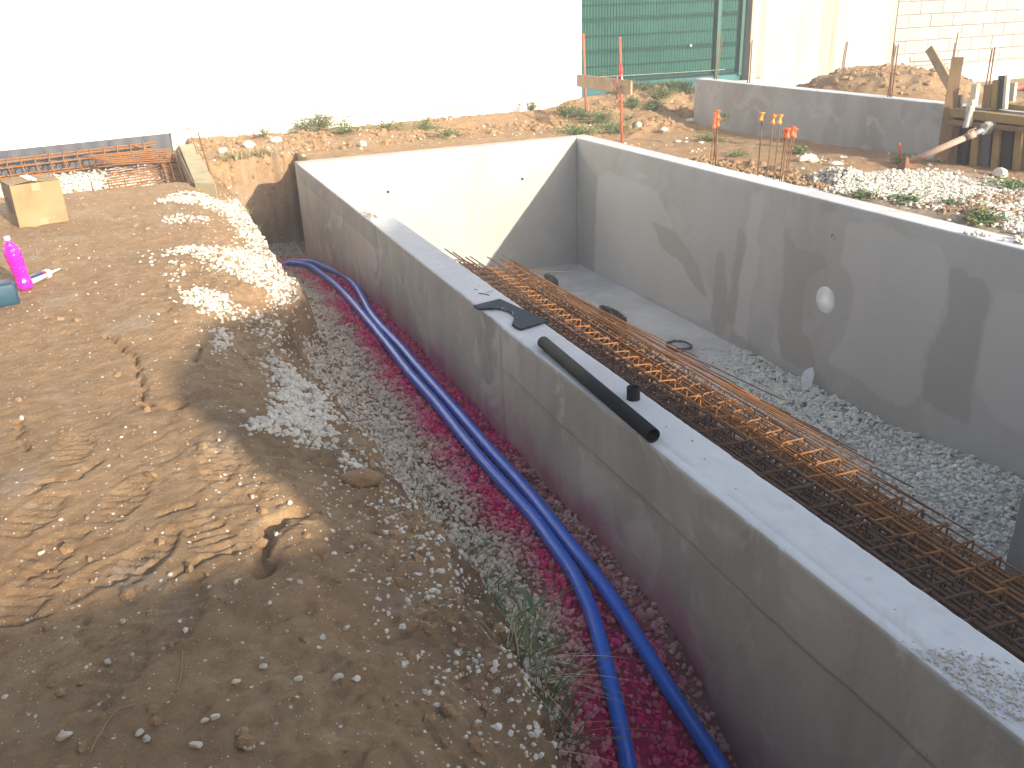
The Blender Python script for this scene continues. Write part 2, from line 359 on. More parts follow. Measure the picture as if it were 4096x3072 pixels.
def groove(x, y, pts, wd, dp):
    wx = .012*fbm(x*16, y*16, 7, 3); wy = .012*fbm(x*16+9, y*16, 8, 3); x = x+wx*2; y = y+wy*2
    best = np.full(np.shape(x), 9.)
    for a, b in zip(pts[:-1], pts[1:]):
        a = np.array(a[:2]); b = np.array(b[:2]); d = b-a; L = max(d@d, 1e-9)
        t = np.clip(((x-a[0])*d[0]+(y-a[1])*d[1])/L, 0, 1)
        best = np.minimum(best, np.hypot(x-a[0]-t*d[0], y-a[1]-t*d[1]))
    wv = wd*(1+.5*vn(x*25, y*25, 5))
    return -dp*np.exp(-(best/wv)**2)
def P4(x, y, z=-.02): return at(x, y, 'z', z)
CR = [([P4(420, 1340), P4(467, 1364), P4(547, 1436), P4(552, 1496), P4(567, 1570), P4(585, 1620)], .007, .03),
      ([P4(80, 1684), P4(75, 1758), P4(104, 1808)], .007, .03),
      ([P4(820, 1340), P4(800, 1361), P4(766, 1441)], .008, .03),
      ([P4(1180, 2010), P4(1110, 2060), P4(1055, 2130), P4(1062, 2220), P4(1050, 2290)], .020, .045),
      ([P4(220, 1930), P4(160, 1975), P4(110, 2005)], .006, .02),
      ([P4(420, 1840), P4(300, 1930), P4(150, 1945)], .006, .018),
      ([P4(650, 2240), P4(560, 2290), P4(450, 2330)], .007, .02),
      ([P4(640, 2070), P4(700, 2050), P4(760, 2040)], .008, .02),
      ([P4(360, 2500), P4(330, 2560), P4(350, 2640)], .006, .015),
      ([P4(200, 2470), P4(120, 2490), P4(0, 2510)], .008, .02),
      ([P4(700, 2320), P4(820, 2250), P4(960, 2190)], .008, .018)]
HOLES = [(P4(712, 1640, -.05), .035, .05), (P4(1350, 2190, -.1), .06, .05), (P4(1080, 2345, -.08), .05, .03), (P4(660, 1245), .03, .02), (P4(230, 1050), .02, .02)]
# boot prints: centre, heading, length
BOOTS = [(P4(590, 2235), .5, .30), (P4(840, 2150), -.2, .28), (P4(120, 2400), .3, .30), (P4(420, 2310), .9, .28), (P4(300, 1800), .1, .28),
         (P4(200, 2230), .6, .28), (P4(500, 2010), .4, .28), (P4(730, 2450), .2, .28), (P4(480, 2700), .5, .28), (P4(880, 1850), .2, .27), (P4(150, 2080), .4, .28)]
def ground_h(x, y):
    x = np.asarray(x, float); y = np.asarray(y, float)
    g = np.interp(y, GY, GZ); e1 = fbm(y*2.2, x*1.5+3.1, 21, 5, .62)*.10; e2 = fbm(y*3.1, x*2+8.1, 31, 5, .6)*.09
    near = ss(-1.5, -4.0, y)
    xl = np.interp(y, XLY, XLV)+e1*(.4+.6*near); xb = np.interp(y, XBY, XBV)+e2
    xb = np.maximum(xb, xl+.10)
    n1 = fbm(x*1.3, y*1.3, 1, 4); n2 = fbm(x*6, y*6, 2, 4); n3 = fbm(x*22, y*22, 3, 4, .6)
    z = -.015+.03*n1+.007*n2+.0042*n3+.0022*fbm(x*60, y*60, 4, 2)
    rough = ss(-1.7, -.9, x)*ss(-2.0, -5.0, y)
    z = z+rough*(.016*n2+.020*n3+.004*fbm(x*45, y*45, 6, 2))
    # creases of the smeared mud
    a = .55; u = x*math.cos(a)+y*math.sin(a); v = -x*math.sin(a)+y*math.cos(a)
    cre = np.abs(fbm(u*1.6+n1*.5, v*13+n1, 41, 4)); z = z-.0042*np.exp(-(cre/.035)**2)*ss(-.5, -3, y)
    for c, hd, L in BOOTS:
        dx = x-c[0]; dy = y-c[1]; pu = dx*math.sin(hd)+dy*math.cos(hd); pv = dx*math.cos(hd)-dy*math.sin(hd)
        wdt = .050+.012*np.cos(pu/L*6); m = ss(1.15, .9, np.hypot(pu/(L/2), 0))*ss(1.2, .95, np.abs(pv)/wdt)
        z = z-m*(.006+.0045*np.sin(pu/.021*6.28*.5+.6*np.sin(pv/.03)))+.004*ss(1.6, 1.2, np.abs(pv)/wdt)*ss(1.3, 1.1, np.abs(pu)/(L/2))*(1-m)
    for pts, wd, dp in CR: z = z+groove(x, y, pts, wd, dp)
    for c, r, d in HOLES: z = z-d*np.exp(-((x-c[0])**2+(y-c[1])**2)/r**2)
    # bank: shoulder, steep side, trench bed
    t1 = ss(-1.45, 0, (x-xl)/np.where(near > .5, .6, .5)*1.0-.0)
    sh = -.02-.13*ss(xl-.55, xl, x)
    bank = np.where(x < xl, z+sh*ss(xl-.6, xl-.1, x), 0)
    f = np.clip((x-xl)/np.maximum(xb-xl, .05), 0, 1); f = f*f*(3-2*f); f = np.clip(f+fbm(x*11, y*8, 51, 5, .62)*.42*np.sin(f*math.pi), 0, 1)
    bed = g+.02*fbm(x*5, y*5, 61, 3)+.06*ss(.25, .65, -x)+.16*ss(.5, .85, -x)
    sidez = (-.17+z)*(1-f)+bed*f+.02*n3*np.sin(f*math.pi)
    left = np.where(x < xl, bank, sidez)
    # trench stops in an earth face behind the far corner
    endf = ss(.80, .93, y+.06*fbm(x*6, x*0, 71, 3))
    back = -.03+.03*n1+.02*n2+.01*n3
    left = np.where(y > .5, left*(1-endf)+np.where(x > -.9, back, left)*endf, left)
    # pit at the foot of the white house, left
    lipy = -.5+.10*fbm(x*4, x*0+2, 81, 4); pit = ss(lipy, lipy+.18, y)*ss(-1.02, -1.08, x)
    left = left*(1-pit)+(-.33+.02*n2)*pit
    # behind and right of the pool
    zr = -.20+.025*n1+.018*n2+.008*n3+.22*ss(.3, 3.0, y)
    rise = .16*np.exp(-((x-5.4)/1.0)**2-((y-2.3)/.8)**2)+.08*np.exp(-((x-6.4)/.6)**2-((y-2.6)/.6)**2)
    clump = ss(.0, .5, fbm(x*2.4, y*2.4, 91, 3)+.15)*.05*ss(.2, .9, y)
    zb = -.04+.03*n1+.045*clump*10*.5*(.5+n2)+.02*n2+.012*n3+.10*np.exp(-((x-3.6)/.9)**2-((y-2.2)/.45)**2)+.05*np.exp(-((x-.9)/.8)**2-((y-1.9)/.5)**2)
    mixr = ss(3.2, 4.2, x-.25*y)
    rb = zb*(1-mixr)+(zr+rise+clump*(.6+n2))*mixr
    rb = np.where(y < 0, zr, rb)
    rb = rb+.10*ss(3.5, 3.9, x)*ss(6.0, 5.2, x)*ss(-2.9, -3.6, y)     # spread gravel stands a little higher
    hole = ss(3.42, 3.5, x)*ss(4.12, 4.0, x+.12*fbm(y*5, y*0, 95, 3))*ss(-3.75, -3.6, y)*ss(-1.3, -1.6, y)
    rb = rb-.14*hole+.05*np.exp(-((x-4.3)/.15)**2)*ss(-3.7, -3.4, y)*ss(-1.2, -1.8, y)*(1+n3*2)
    qq = x+.16*y; rb = rb+.46*ss(5.88, 6.0, qq)*ss(.85, .75, y)*ss(8.6, 7.9, x)+.05*n2*ss(5.9, 6, qq)
    rb = np.where((x > 8.0) & (y > -1), np.minimum(rb, -.12), rb)
    rb = rb+(.06*n2+.03*n3)*np.exp(-((x-5.3)/.5)**2-((y-1.0)/.35)**2)
    out = np.where(x < .14, left, rb)
    out = np.where((x >= .14) & (y > 0) & (x < 3.4), rb, out)
    inside = (x > .09) & (x < 3.34) & (y < -.09)
    out = np.where(inside, -1.75, out)
    far = ss(3.1, 3.6, y); out = out*(1-far)+.05*far
    rear = ss(-10.6, -11.4, y); out = out*(1-rear)+(-.02)*rear
    return out
def grid_axis(segs):
    a = []
    for lo, hi, st in segs: a += list(np.arange(lo, hi-1e-6, st))
    a.append(segs[-1][1]); return np.array(a)
gx = grid_axis([(-120, -20, 20), (-20, -6, 2), (-6, -3.4, .2), (-3.4, -1.6, .016), (-1.6, .12, .011), (.12, 3.36, .06), (3.36, 6.6, .03), (6.6, 9, .08), (9, 16, .5), (16, 120, 20.8)])
gy = grid_axis([(-120, -20, 20), (-20, -11.5, 1), (-11.5, -9.0, .15), (-9.0, -4.6, .011), (-4.6, -1.5, .018), (-1.5, 3.3, .03), (3.3, 6, .3), (6, 20, 2), (20, 120, 20)])
X, Y = np.meshgrid(gx, gy); Z = ground_h(X, Y)
nx, ny = len(gx), len(gy); V = np.stack([X.ravel(), Y.ravel(), Z.ravel()], 1)
ii = (np.arange(ny-1)[:, None]*nx+np.arange(nx-1)[None]).ravel(); F = np.stack([ii, ii+1, ii+nx+1, ii+nx], 1)
def gsurf(y): return np.interp(y, GY, GZ)
# pipe centre lines, measured
PA = [(1164, 1053), (1214, 1058), (1249, 1073), (1298, 1103), (1348, 1143), (1398, 1193), (1448, 1250), (1497, 1312), (1547, 1374), (1597, 1438), (1646, 1501), (1746, 1614), (1845, 1739), (1945, 1858), (2044, 1968), (2110, 2040), (2149, 2088), (2224, 2192), (2290, 2285), (2330, 2365), (2366, 2446), (2400, 2560), (2428, 2670), (2455, 2784), (2480, 2894), (2500, 2993), (2514, 3068), (2530, 3190)]
PB = [(1190, 1046), (1214, 1048), (1259, 1053), (1308, 1073), (1358, 1093), (1398, 1118), (1428, 1153), (1452, 1193), (1482, 1247), (1527, 1307), (1600, 1382), (1675, 1471), (1780, 1590), (1845, 1664), (1970, 1808), (2100, 1950), (2199, 2072), (2298, 2196), (2373, 2290), (2423, 2356), (2487, 2446), (2560, 2565), (2628, 2675), (2700, 2789), (2778, 2908), (2862, 3043), (2950, 3180)]
def on_gravel(q, r=.028):
    z = -.7
    for _ in range(12):
        p = at(q[0], q[1], 'z', z); z = .5*z+.5*(float(gsurf(p[1]))+.06*float(ss(.25, .65, -p[0]))+r+.012)
    return np.array([p[0], p[1], z])
PAW = np.array([on_gravel(q) for q in PA]); PBW = np.array([on_gravel(q) for q in PB])
def paint_amt(x, y):
    o = np.argsort(PAW[:, 1]); xa = np.interp(y, PAW[o, 1], PAW[o, 0]); nz = fbm(x*5, y*5, 101, 4); n2 = fbm(x*14, y*14, 103, 3)
    a = ss(-.27, .0, (x-xa)+.07*nz); b = ss(-6.4, -5.8, y)+ss(-5.8, -6.4, y)*(.30+.70*ss(-.04, -.17, x+.05*nz))
    b = np.maximum(b, ss(-6.2, -5.2, y)); gate = ss(.3, -.5, y)*ss(-9.8, -9.2, y)
    return np.clip(a*b*gate*(1.05+.35*nz+.35*n2), 0, 1)*(.65+.35*ss(-1.0, -2.2, y))
VX, VY, VZ = V[:, 0], V[:, 1], V[:, 2]
intr = (VX > -.9) & (VX < .1) & (VZ < -.3)
dust = np.where(intr, ss(-.32, -.5, VZ), 0)*.45
dust = np.maximum(dust, ss(.35, .6, fbm(VX*3, VY*3, 111, 3)+.25*ss(-1.3, -.75, VX))*.35*(VX < 0))
dust = np.where((VX < -1.05) & (VY > -.4), .9, dust); dust = np.where((VX > 3.4) & (VX < 5.6) & (VY < -3.2), .55, dust)
paintv = np.where(intr, paint_amt(VX, VY), 0)
redv = np.where((VY > .3) | (VX > 3.4), 1., .5)
me = npmesh('ground', V, F, True, {'shade_tint': ss(-4.5, -7.5, VY)*.6+.4*ss(-1.8, -1.0, VX)*ss(-4, -6, VY)+.8*((VX < .14) & (VZ < -.2)), 'dust': dust, 'paint': paintv, 'red': redv}); me.materials.append(M['soil'])
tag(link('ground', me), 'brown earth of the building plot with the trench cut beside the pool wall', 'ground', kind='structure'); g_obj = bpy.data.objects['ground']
if 'category' in g_obj: del g_obj['category']
# ================================================================== STONES
ICO = None
def ico():
    bm = bmesh.new(); bmesh.ops.create_icosphere(bm, subdivisions=1, radius=1); v = np.array([x.co[:] for x in bm.verts]); f = np.array([[q.index for q in p.verts] for p in bm.faces]); bm.free(); return v, f
IV, IF = ico(); VAR = []
for i in range(16):
    s_ = 1+RNG.uniform(-.30, .18, len(IV)); v = IV*s_[:, None]*np.array([1, RNG.uniform(.65, .95), RNG.uniform(.5, .8)]); VAR.append(v)
VAR = np.array(VAR)
def rotm(n, full=True):
    q = RNG.normal(size=(n, 4)); 
    if not full: q[:, 1] *= .35; q[:, 2] *= .35
    q /= np.linalg.norm(q, axis=1)[:, None]; a, b, c, d = q.T
    return np.stack([1-2*(c*c+d*d), 2*(b*c-a*d), 2*(b*d+a*c), 2*(b*c+a*d), 1-2*(b*b+d*d), 2*(c*d-a*b), 2*(b*d-a*c), 2*(c*d+a*b), 1-2*(b*b+c*c)], 1).reshape(n, 3, 3)
def stones(name, P, size, mat, label=None, tone=None, paint=None, clod=None, sink=.3, full=False, kind='stuff', parent=None):
    n = len(P); k = RNG.randint(0, len(VAR), n); v = VAR[k]*(size*.5)[:, None, None]; v = np.einsum('nij,nkj->nki', rotm(n, full), v)
    P = np.array(P, float).copy(); P[:, 2] += size*(.5*.6-sink); v = v+P[:, None]
    F = (IF[None]+np.arange(n)[:, None, None]*len(IV)).reshape(-1, 3)
    rp = lambda a, d: np.repeat(np.broadcast_to(d if a is None else a, n), len(IV))
    me = npmesh(name, v.reshape(-1, 3), F, False, {'tone': rp(tone, RNG.rand(n)), 'paint': rp(paint, 0.), 'clod': rp(clod, 0.)})
    me.materials.append(mat); o = link(name, me, None, parent); tag(o, label, kind=kind); return o
def size_ln(n, m, s=.3, lo=.4, hi=2.2): return m*np.clip(np.exp(RNG.normal(0, s, n)), lo, hi)
def inpoly(x, y, poly):
    c = np.zeros(len(x), bool); j = len(poly)-1
    for i in range(len(poly)):
        xi, yi = poly[i][:2]; xj, yj = poly[j][:2]
        m = ((yi > y) != (yj > y)) & (x < (xj-xi)*(y-yi)/((yj-yi)+1e-12)+xi); c ^= m; j = i
    return c
def scatter_poly(poly, n, edge=.0, cl=0):
    p = np.array([q[:2] for q in poly]); lo = p.min(0)-edge*2; hi = p.max(0)+edge*2; xs = RNG.uniform(lo[0], hi[0], n*4); ys = RNG.uniform(lo[1], hi[1], n*4)
    jx = xs+RNG.normal(0, edge+1e-9, n*4); jy = ys+RNG.normal(0, edge+1e-9, n*4); m = inpoly(jx, jy, p)
    if cl: m &= (fbm(xs*5, ys*5, 7, 3)+.5+cl) > RNG.rand(n*4)
    xs, ys = xs[m][:n], ys[m][:n]; return xs, ys
# trench bed
n = 41000; xs = RNG.uniform(-.95, -.005, n); ys = -9.2+10.0*RNG.rand(n)**.9; zs = ground_h(xs, ys); gg = gsurf(ys)
m = (zs < gg+.24+.06*fbm(xs*5, ys*3, 5, 3)) & ((ys < -2.2) | (RNG.rand(n) < .8)); xs, ys, zs = xs[m], ys[m], zs[m]; n = len(xs)
sz = size_ln(n, .0215, .34); cl = (RNG.rand(n) < .03+.05*(fbm(xs*4, ys*4, 9, 3) > .25)).astype(float); sz = np.where(cl > .5, sz*1.4, sz)
pt = paint_amt(xs, ys)*RNG.uniform(.55, 1.15, n); tn = np.clip(RNG.rand(n)*.9+.35*ss(.25, .45, -xs)-.25*ss(-7, -8, ys), 0, 1)
stones('gravel_bed', np.stack([xs, ys, zs+RNG.uniform(-.004, .012, n)], 1), sz, M['stone'], 'crushed limestone in the trench, sprayed pink along the blue pipes', tn, np.clip(pt, 0, 1), cl)
# spills on the bank
SP = [([(335, 445), (380, 425), (470, 415), (515, 432), (500, 448), (400, 446)], 700), ([(495, 400), (552, 430), (580, 480), (600, 540), (632, 590), (618, 640), (560, 612), (510, 600), (450, 590), (430, 555), (505, 545), (530, 500), (490, 450)], 2600),
      ([(360, 548), (440, 540), (510, 520), (540, 540), (450, 566), (390, 560)], 380), ([(405, 645), (450, 640), (520, 655), (510, 670), (470, 685), (400, 665)], 330), ([(360, 480), (440, 470), (450, 490), (370, 495)], 120),
      ([(455, 700), (490, 700), (485, 770), (460, 760)], 150), ([(600, 830), (650, 825), (690, 850), (715, 890), (680, 920), (620, 925), (560, 950), (535, 925), (600, 900)], 800), ([(500, 340), (560, 345), (600, 375), (520, 395), (480, 370)], 260),
      ([(740, 940), (765, 935), (770, 960), (745, 965)], 60), ([(330, 540), (420, 600), (380, 640), (300, 560)], 50), ([(590, 720), (640, 745), (700, 830), (660, 850), (610, 790)], 900), ([(540, 640), (600, 650), (600, 700), (530, 690)], 90)]
Xa, Ya, Sa = [], [], []
for poly, k in SP:
    xs, ys = scatter_poly([P2(*q) for q in poly], k, .04, .55); Xa.append(xs); Ya.append(ys); Sa.append(size_ln(len(xs), .024, .3))
xs, ys, sz = map(np.concatenate, (Xa, Ya, Sa)); zs = ground_h(xs, ys); m = zs > -.5; xs, ys, zs, sz = xs[m], ys[m], zs[m], sz[m]
stones('gravel_spill', np.stack([xs, ys, zs], 1), sz, M['stonew'], 'white gravel spilt in tongues along the edge of the earth bank')
# crumbs trodden over the whole bank
n = 9000; xs = -.55-2.6*RNG.rand(n)**1.3; ys = -9.2+8.6*RNG.rand(n); zs = ground_h(xs, ys)
dens = .16+.75*ss(-1.25, -.75, xs)*ss(-4.5, -6.5, ys)+.30*ss(-1.6, -1.1, xs)+.25*(fbm(xs*3, ys*3, 15, 3) > .1); m = (RNG.rand(n) < dens) & (zs > -.55); xs, ys, zs = xs[m], ys[m], zs[m]; n = len(xs)
sz = size_ln(n, .0075, .6, .35, 3.2)*(1+.5*ss(-5.5, -7.5, ys)*ss(-1.3, -.8, xs))
xe = RNG.uniform(-1.12, -.74, 2600); ye = RNG.uniform(-9, -5.0, 2600); ze = ground_h(xe, ye); m = (RNG.rand(2600) < .25+.75*ss(-1.05, -.85, xe)) & (ze > -.4) & (fbm(xe*6, ye*6, 17, 3) > -.25)
xs = np.concatenate([xs, xe[m]]); ys = np.concatenate([ys, ye[m]]); zs = np.concatenate([zs, ze[m]]); sz = np.concatenate([sz, size_ln(int(m.sum()), .013, .45, .4, 2.4)])
stones('gravel_crumbs', np.stack([xs, ys, zs], 1), sz, M['stonew'], 'small pale stones trodden into the brown earth bank', sink=.38)
# soil clods
n = 15000; n = 25000; xs = np.concatenate([RNG.uniform(-3, -.5, 18000), RNG.uniform(-.9, 6.3, 7000)]); ys = np.concatenate([RNG.uniform(-9.2, .6, 18000), RNG.uniform(.9, 2.95, 7000)]); zs = ground_h(xs, ys)
dens = np.where(ys < .9, .035+.06*ss(-5.5, -7.5, ys)+.8*ss(-1.35, -.95, xs)*(fbm(xs*3.5, ys*3.5, 19, 3) > .12), .65*(fbm(xs*2, ys*2, 23, 3) > -.05)); m = (RNG.rand(n) < dens) & (zs > -.6); xs, ys, zs = xs[m], ys[m], zs[m]; n = len(xs)
sz = size_ln(n, .017, .6, .35, 3.5)*np.where(ys > .8, 2.2, 1)
stones('soil_clods', np.stack([xs, ys, zs], 1), sz, M['soil'], 'crumbled clods of brown earth lying over the bank and mounds', sink=.3)
# individual larger stones on the bank and near the far wall
BIG = [(490, 2490, .040), (430, 2655, .045), (255, 2950, .060), (560, 2935, .038), (590, 2960, .034), (945, 2730, .042), (860, 2870, .036), (820, 2885, .032), (1060, 2672, .030), (1385, 2515, .036), (1815, 2520, .034), (1350, 2715, .048), (1425, 2720, .046), (1195, 2718, .036),
       (1055, 2670, .040), (1290, 2555, .036), (1000, 2990, .042), (785, 2985, .048), (1080, 2415, .030), (1160, 2015, .036), (945, 2330, .030), (1200, 2335, .036), (1160, 2325, .030), (1975, 2685, .036), (1900, 2650, .034), (680, 2300, .030), (165, 2215, .036), (245, 2080, .030),
       (1620, 2660, .036), (1700, 2770, .030), (1255, 2240, .030), (1010, 1990, .030), (960, 1940, .032), (1070, 1860, .030)]
ORD = ['first', 'second', 'third', 'fourth', 'fifth', 'sixth', 'seventh', 'eighth', 'ninth', 'tenth', 'eleventh', 'twelfth', 'thirteenth', 'fourteenth', 'fifteenth', 'sixteenth', 'seventeenth', 'eighteenth', 'nineteenth', 'twentieth', 'twenty first', 'twenty second', 'twenty third', 'twenty fourth', 'twenty fifth']
def angular(bm, n, s3, seed):
    """chip a lump with random flat cuts so that it reads as broken stone"""
    rr = np.random.RandomState(seed)
    for _ in range(n):
        d = rr.normal(size=3); d /= np.linalg.norm(d); k = rr.uniform(.30, .42)
        for v in bm.verts:
            t = v.co.x*d[0]+v.co.y*d[1]+v.co.z*d[2]
            if t > k: v.co -= Vector(d)*(t-k)*.92
    bmesh.ops.scale(bm, vec=s3, verts=bm.verts)
for grp, words in (([q for q in BIG if q[1] >= 2450], 'in the shaded foreground'), ([q for q in BIG if q[1] < 2450], 'on the sunlit bank')):
    for i, (px, py, s_) in enumerate(sorted(grp)):
        z = -.06
        for _ in range(12): p = at(px, py, 'z', z); z = .5*z+.5*float(ground_h(p[0], p[1]))
        bm = bmesh.new(); bmesh.ops.create_icosphere(bm, subdivisions=3, radius=.5)
        angular(bm, 11, (s_*.66, s_*RNG.uniform(.38, .58), s_*RNG.uniform(.3, .45)), int(px+py))
        for v in bm.verts: v.co *= 1+.05*float(fbm(v.co.x*90, v.co.y*90+v.co.z*60, 3, 2))
        o = bmo('limestone_stone', bm, M['stone']); o.location = (p[0], p[1], z+s_*.08); o.rotation_euler = (RNG.uniform(-.5, .5), RNG.uniform(-.5, .5), RNG.uniform(0, 6.3))
        at_ = o.data.attributes.new('tone', 'FLOAT', 'POINT'); at_.data.foreach_set('value', np.full(len(o.data.vertices), RNG.uniform(.45, .95), np.float32))
        tag(o, 'pale limestone lump %s, %s from the left' % (words, ORD[i]), 'stone', 'loose limestone lumps on the bank')
def rock(name, px, py, z0, s3, label, cat, mat, rz=0, seed=0, sub=3, tone=None, group=None, sink=.2):
    z = z0
    for _ in range(12): p = at(px, py, 'z', z); z = .5*z+.5*float(ground_h(p[0], p[1]))
    bm = bmesh.new(); bmesh.ops.create_icosphere(bm, subdivisions=sub, radius=.5)
    if sub > 2:
        for v in bm.verts: c = v.co; f = 1+.3*float(fbm(c.x*2.5+seed, c.y*2.5+c.z*2, seed, 3)); v.co = Vector((c.x*f*s3[0], c.y*f*s3[1], c.z*f*s3[2]))
    else:
        bmesh.ops.subdivide_edges(bm, edges=bm.edges[:], cuts=1); angular(bm, 9, (s3[0]*1.1, s3[1]*1.1, s3[2]*1.1), seed)
    o = bmo(name, bm, mat, smooth=sub > 2); o.location = (p[0], p[1], z+s3[2]*(.5-sink)); o.rotation_euler[2] = rz
    if tone is not None: a = o.data.attributes.new('tone', 'FLOAT', 'POINT'); a.data.foreach_set('value', np.full(len(o.data.vertices), tone, np.float32))
    return tag(o, label, cat, group)
rock('clay_lump', 1444, 1935, -.1, (.15, .09, .07), 'smooth brown lump of clay on the lip of the bank above the trench', 'clay lump', M['soil'], -.3, 5)
# ================================================================== POOL
pool = tag(empty('concrete_pool', (0, 0, 0)), 'unfinished rectangular concrete pool shell set into the ground', 'swimming pool')
def wallsweep(name, length, prof, place, mat, step=.02, chip=.004, paintf=None, disp=None):
    m = max(int(length/step), 2); s = np.linspace(0, length, m+1); k = len(prof); V = []; pr = np.array(prof)
    S, Kk = np.meshgrid(s, np.arange(k), indexing='ij'); O = pr[Kk, 0].copy(); Zz = pr[Kk, 1].copy(); E = pr[Kk, 2]
    n = np.clip(fbm(S*9, Kk*0+1.7, 33, 4)-.25, 0, 1)*chip*2.5+np.abs(fbm(S*40, Kk*.3, 34, 2))*chip*.4
    Zz = Zz-E*n; O = O+pr[Kk, 3]*E*n
    x, y, z = place(S, O, Zz)
    if disp: x, y, z = disp(x, y, z, pr[Kk, 4])
    V = np.stack([x.ravel(), y.ravel(), z.ravel()], 1); ii = (np.arange(m)[:, None]*k+np.arange(k-1)[None]).ravel(); F = np.stack([ii, ii+1, ii+k+1, ii+k], 1)
    me = npmesh(name, V, F, True, {'paint': paintf(V[:, 0], V[:, 1], V[:, 2]) if paintf else np.zeros(len(V)), 'joint': jointf(V[:, 0], V[:, 1], V[:, 2]) if paintf else np.zeros(len(V))}); me.materials.append(mat)
    bm = bmesh.new(); bm.from_mesh(me)
    for base in (0, m*k):
        bm.verts.ensure_lookup_table()
        try: f = bm.faces.new([bm.verts[base+i] for i in range(k)]); f.smooth = False
        except Exception: pass
    bmesh.ops.recalc_face_normals(bm, faces=bm.faces); bm.to_mesh(me); bm.free()
    return me
def profile(t, zb, nz=60, ni=20):
    """outer face, top, inner face: (offset, z, edge weight, edge dir, face id)"""
    P = [(0, z, 0, 0, 0) for z in (list(np.linspace(zb, -.02, nz)) if nz < 60 else list(np.linspace(zb, -.36, 46))+list(np.linspace(-.355, -.02, 68)))]+[(0, -.008, .6, 1, 0), (.0015, -.002, 1, 1, 1), (.006, 0, .6, 1, 1)]
    P += [(o, 0, 0, 0, 1) for o in (.02, .032, .036, .040, .07, .10, .13, t-.02)]+[(t-.006, 0, .6, -1, 1), (t-.0015, -.002, 1, -1, 1), (t, -.008, .6, -1, 2)]+[(t, z, 0, 0, 2) for z in np.linspace(-.03, zb, ni)]
    return P
SEAMS = [-3.455, -5.895, -8.35]
def left_disp(x, y, z, fid):
    out = (fid == 0); d = np.zeros_like(x)
    for sv in SEAMS:
        d += .002*np.exp(-((y-sv)/.02)**2)
    jl = -.235+.012*fbm(y*1.5, y*0, 44, 3)-.02*ss(-5.9, -9, y); on = ss(-5.8, -6.0, y)
    jl = jl+.004*fbm(y*18, y*0, 43, 3); d += .0022*np.exp(-((z-jl)/.006)**2)*on*(.4+vn(y*7, y*0, 42))
    jl2 = jl+.035; d -= .003*(z > jl)*on
    d += .0015*fbm(y*2, z*2, 46, 3)
    top = (fid == 1) & (x < .0375+.004*fbm(y*3, y*0, 47, 2)); z = np.where(top, z-.0018*ss(-6.0, -6.4, y), z)
    return np.where(out, x+d, x), y, z
def lpaint(x, y, z):
    h = z-gsurf(y); n = fbm(y*2.2, z*3, 55, 4); top = .20+.16*n+.05*ss(-6.5, -8, y)
    p = ss(top+.12, -.03, h)**1.6*(.8+.5*fbm(y*9, z*9, 57, 3))*ss(.1, -.8, y)*(.55+.45*ss(-1.0, -2.5, y))
    return np.clip(p*.8, 0, 1)*(x < .1)
ZB = -1.72
def jointf(x, y, z):
    j = np.zeros(len(x)); k = .4+.9*vn(z*9, y*3, 49)
    for sv in SEAMS: j = np.maximum(j, np.exp(-((y-sv)/.011)**2)*k*(.45 if sv < -8 else 1))
    jl = -.240+.012*fbm(y*1.5, y*0, 44, 3)-.02*ss(-5.9, -9, y)+.004*fbm(y*18, y*0, 43, 3)
    return np.where(x < .1, np.clip(np.maximum(j, (np.exp(-((z-jl)/.005)**2)*(.15+.9*vn(y*6, z*0, 48))+.35*np.exp(-((z-jl+.01)/.02)**2)*vn(y*3, z*0, 50))*(y < -5.9)), 0, 1), 0)
me = wallsweep('left_wall', 12.3, profile(.2, ZB), lambda S, O, Zz: (O, -.2-S, Zz), M['conc_out'], .022, .004, lpaint, left_disp)
LW = tag(link('wall', me, None, pool), 'long near wall with board seams and pink overspray at its foot')
me.materials.append(M['conc_top']); me.materials.append(M['conc_in'])
def assign_faces(me, fn):
    c = np.zeros(len(me.polygons)*3); me.polygons.foreach_get('center', c); nn = np.zeros_like(c); me.polygons.foreach_get('normal', nn)
    idx = fn(c.reshape(-1, 3), nn.reshape(-1, 3)).astype(np.int32); me.polygons.foreach_set('material_index', idx)
assign_faces(me, lambda c, n: np.where(c[:, 2] > -.006, 1, np.where(c[:, 0] > .15, 2, 0)))
LIGHT = [[(2385, 700), (2430, 685), (2620, 760), (2700, 900), (2650, 950), (2760, 1020), (2850, 1170), (2870, 1260), (2780, 1290), (2370, 1085)], [(3000, 765), (3062, 770), (3050, 850), (3022, 960), (3050, 1010), (3005, 1200), (2980, 1400), (2925, 1380), (2955, 1100), (2985, 950)],
         [(3390, 880), (3500, 900), (3760, 980), (3800, 1100), (3770, 1250), (3700, 1420), (3690, 1580), (3630, 1640), (3300, 1450), (3400, 1300), (3412, 1130), (3360, 1045)], [(3975, 1160), (4300, 1200), (4300, 1800), (4000, 1700), (3900, 1540), (3935, 1300)], [(2540, 690), (2600, 700), (2590, 720), (2530, 710)], [(3080, 1380), (3110, 1290), (3130, 1300), (3110, 1460)]]
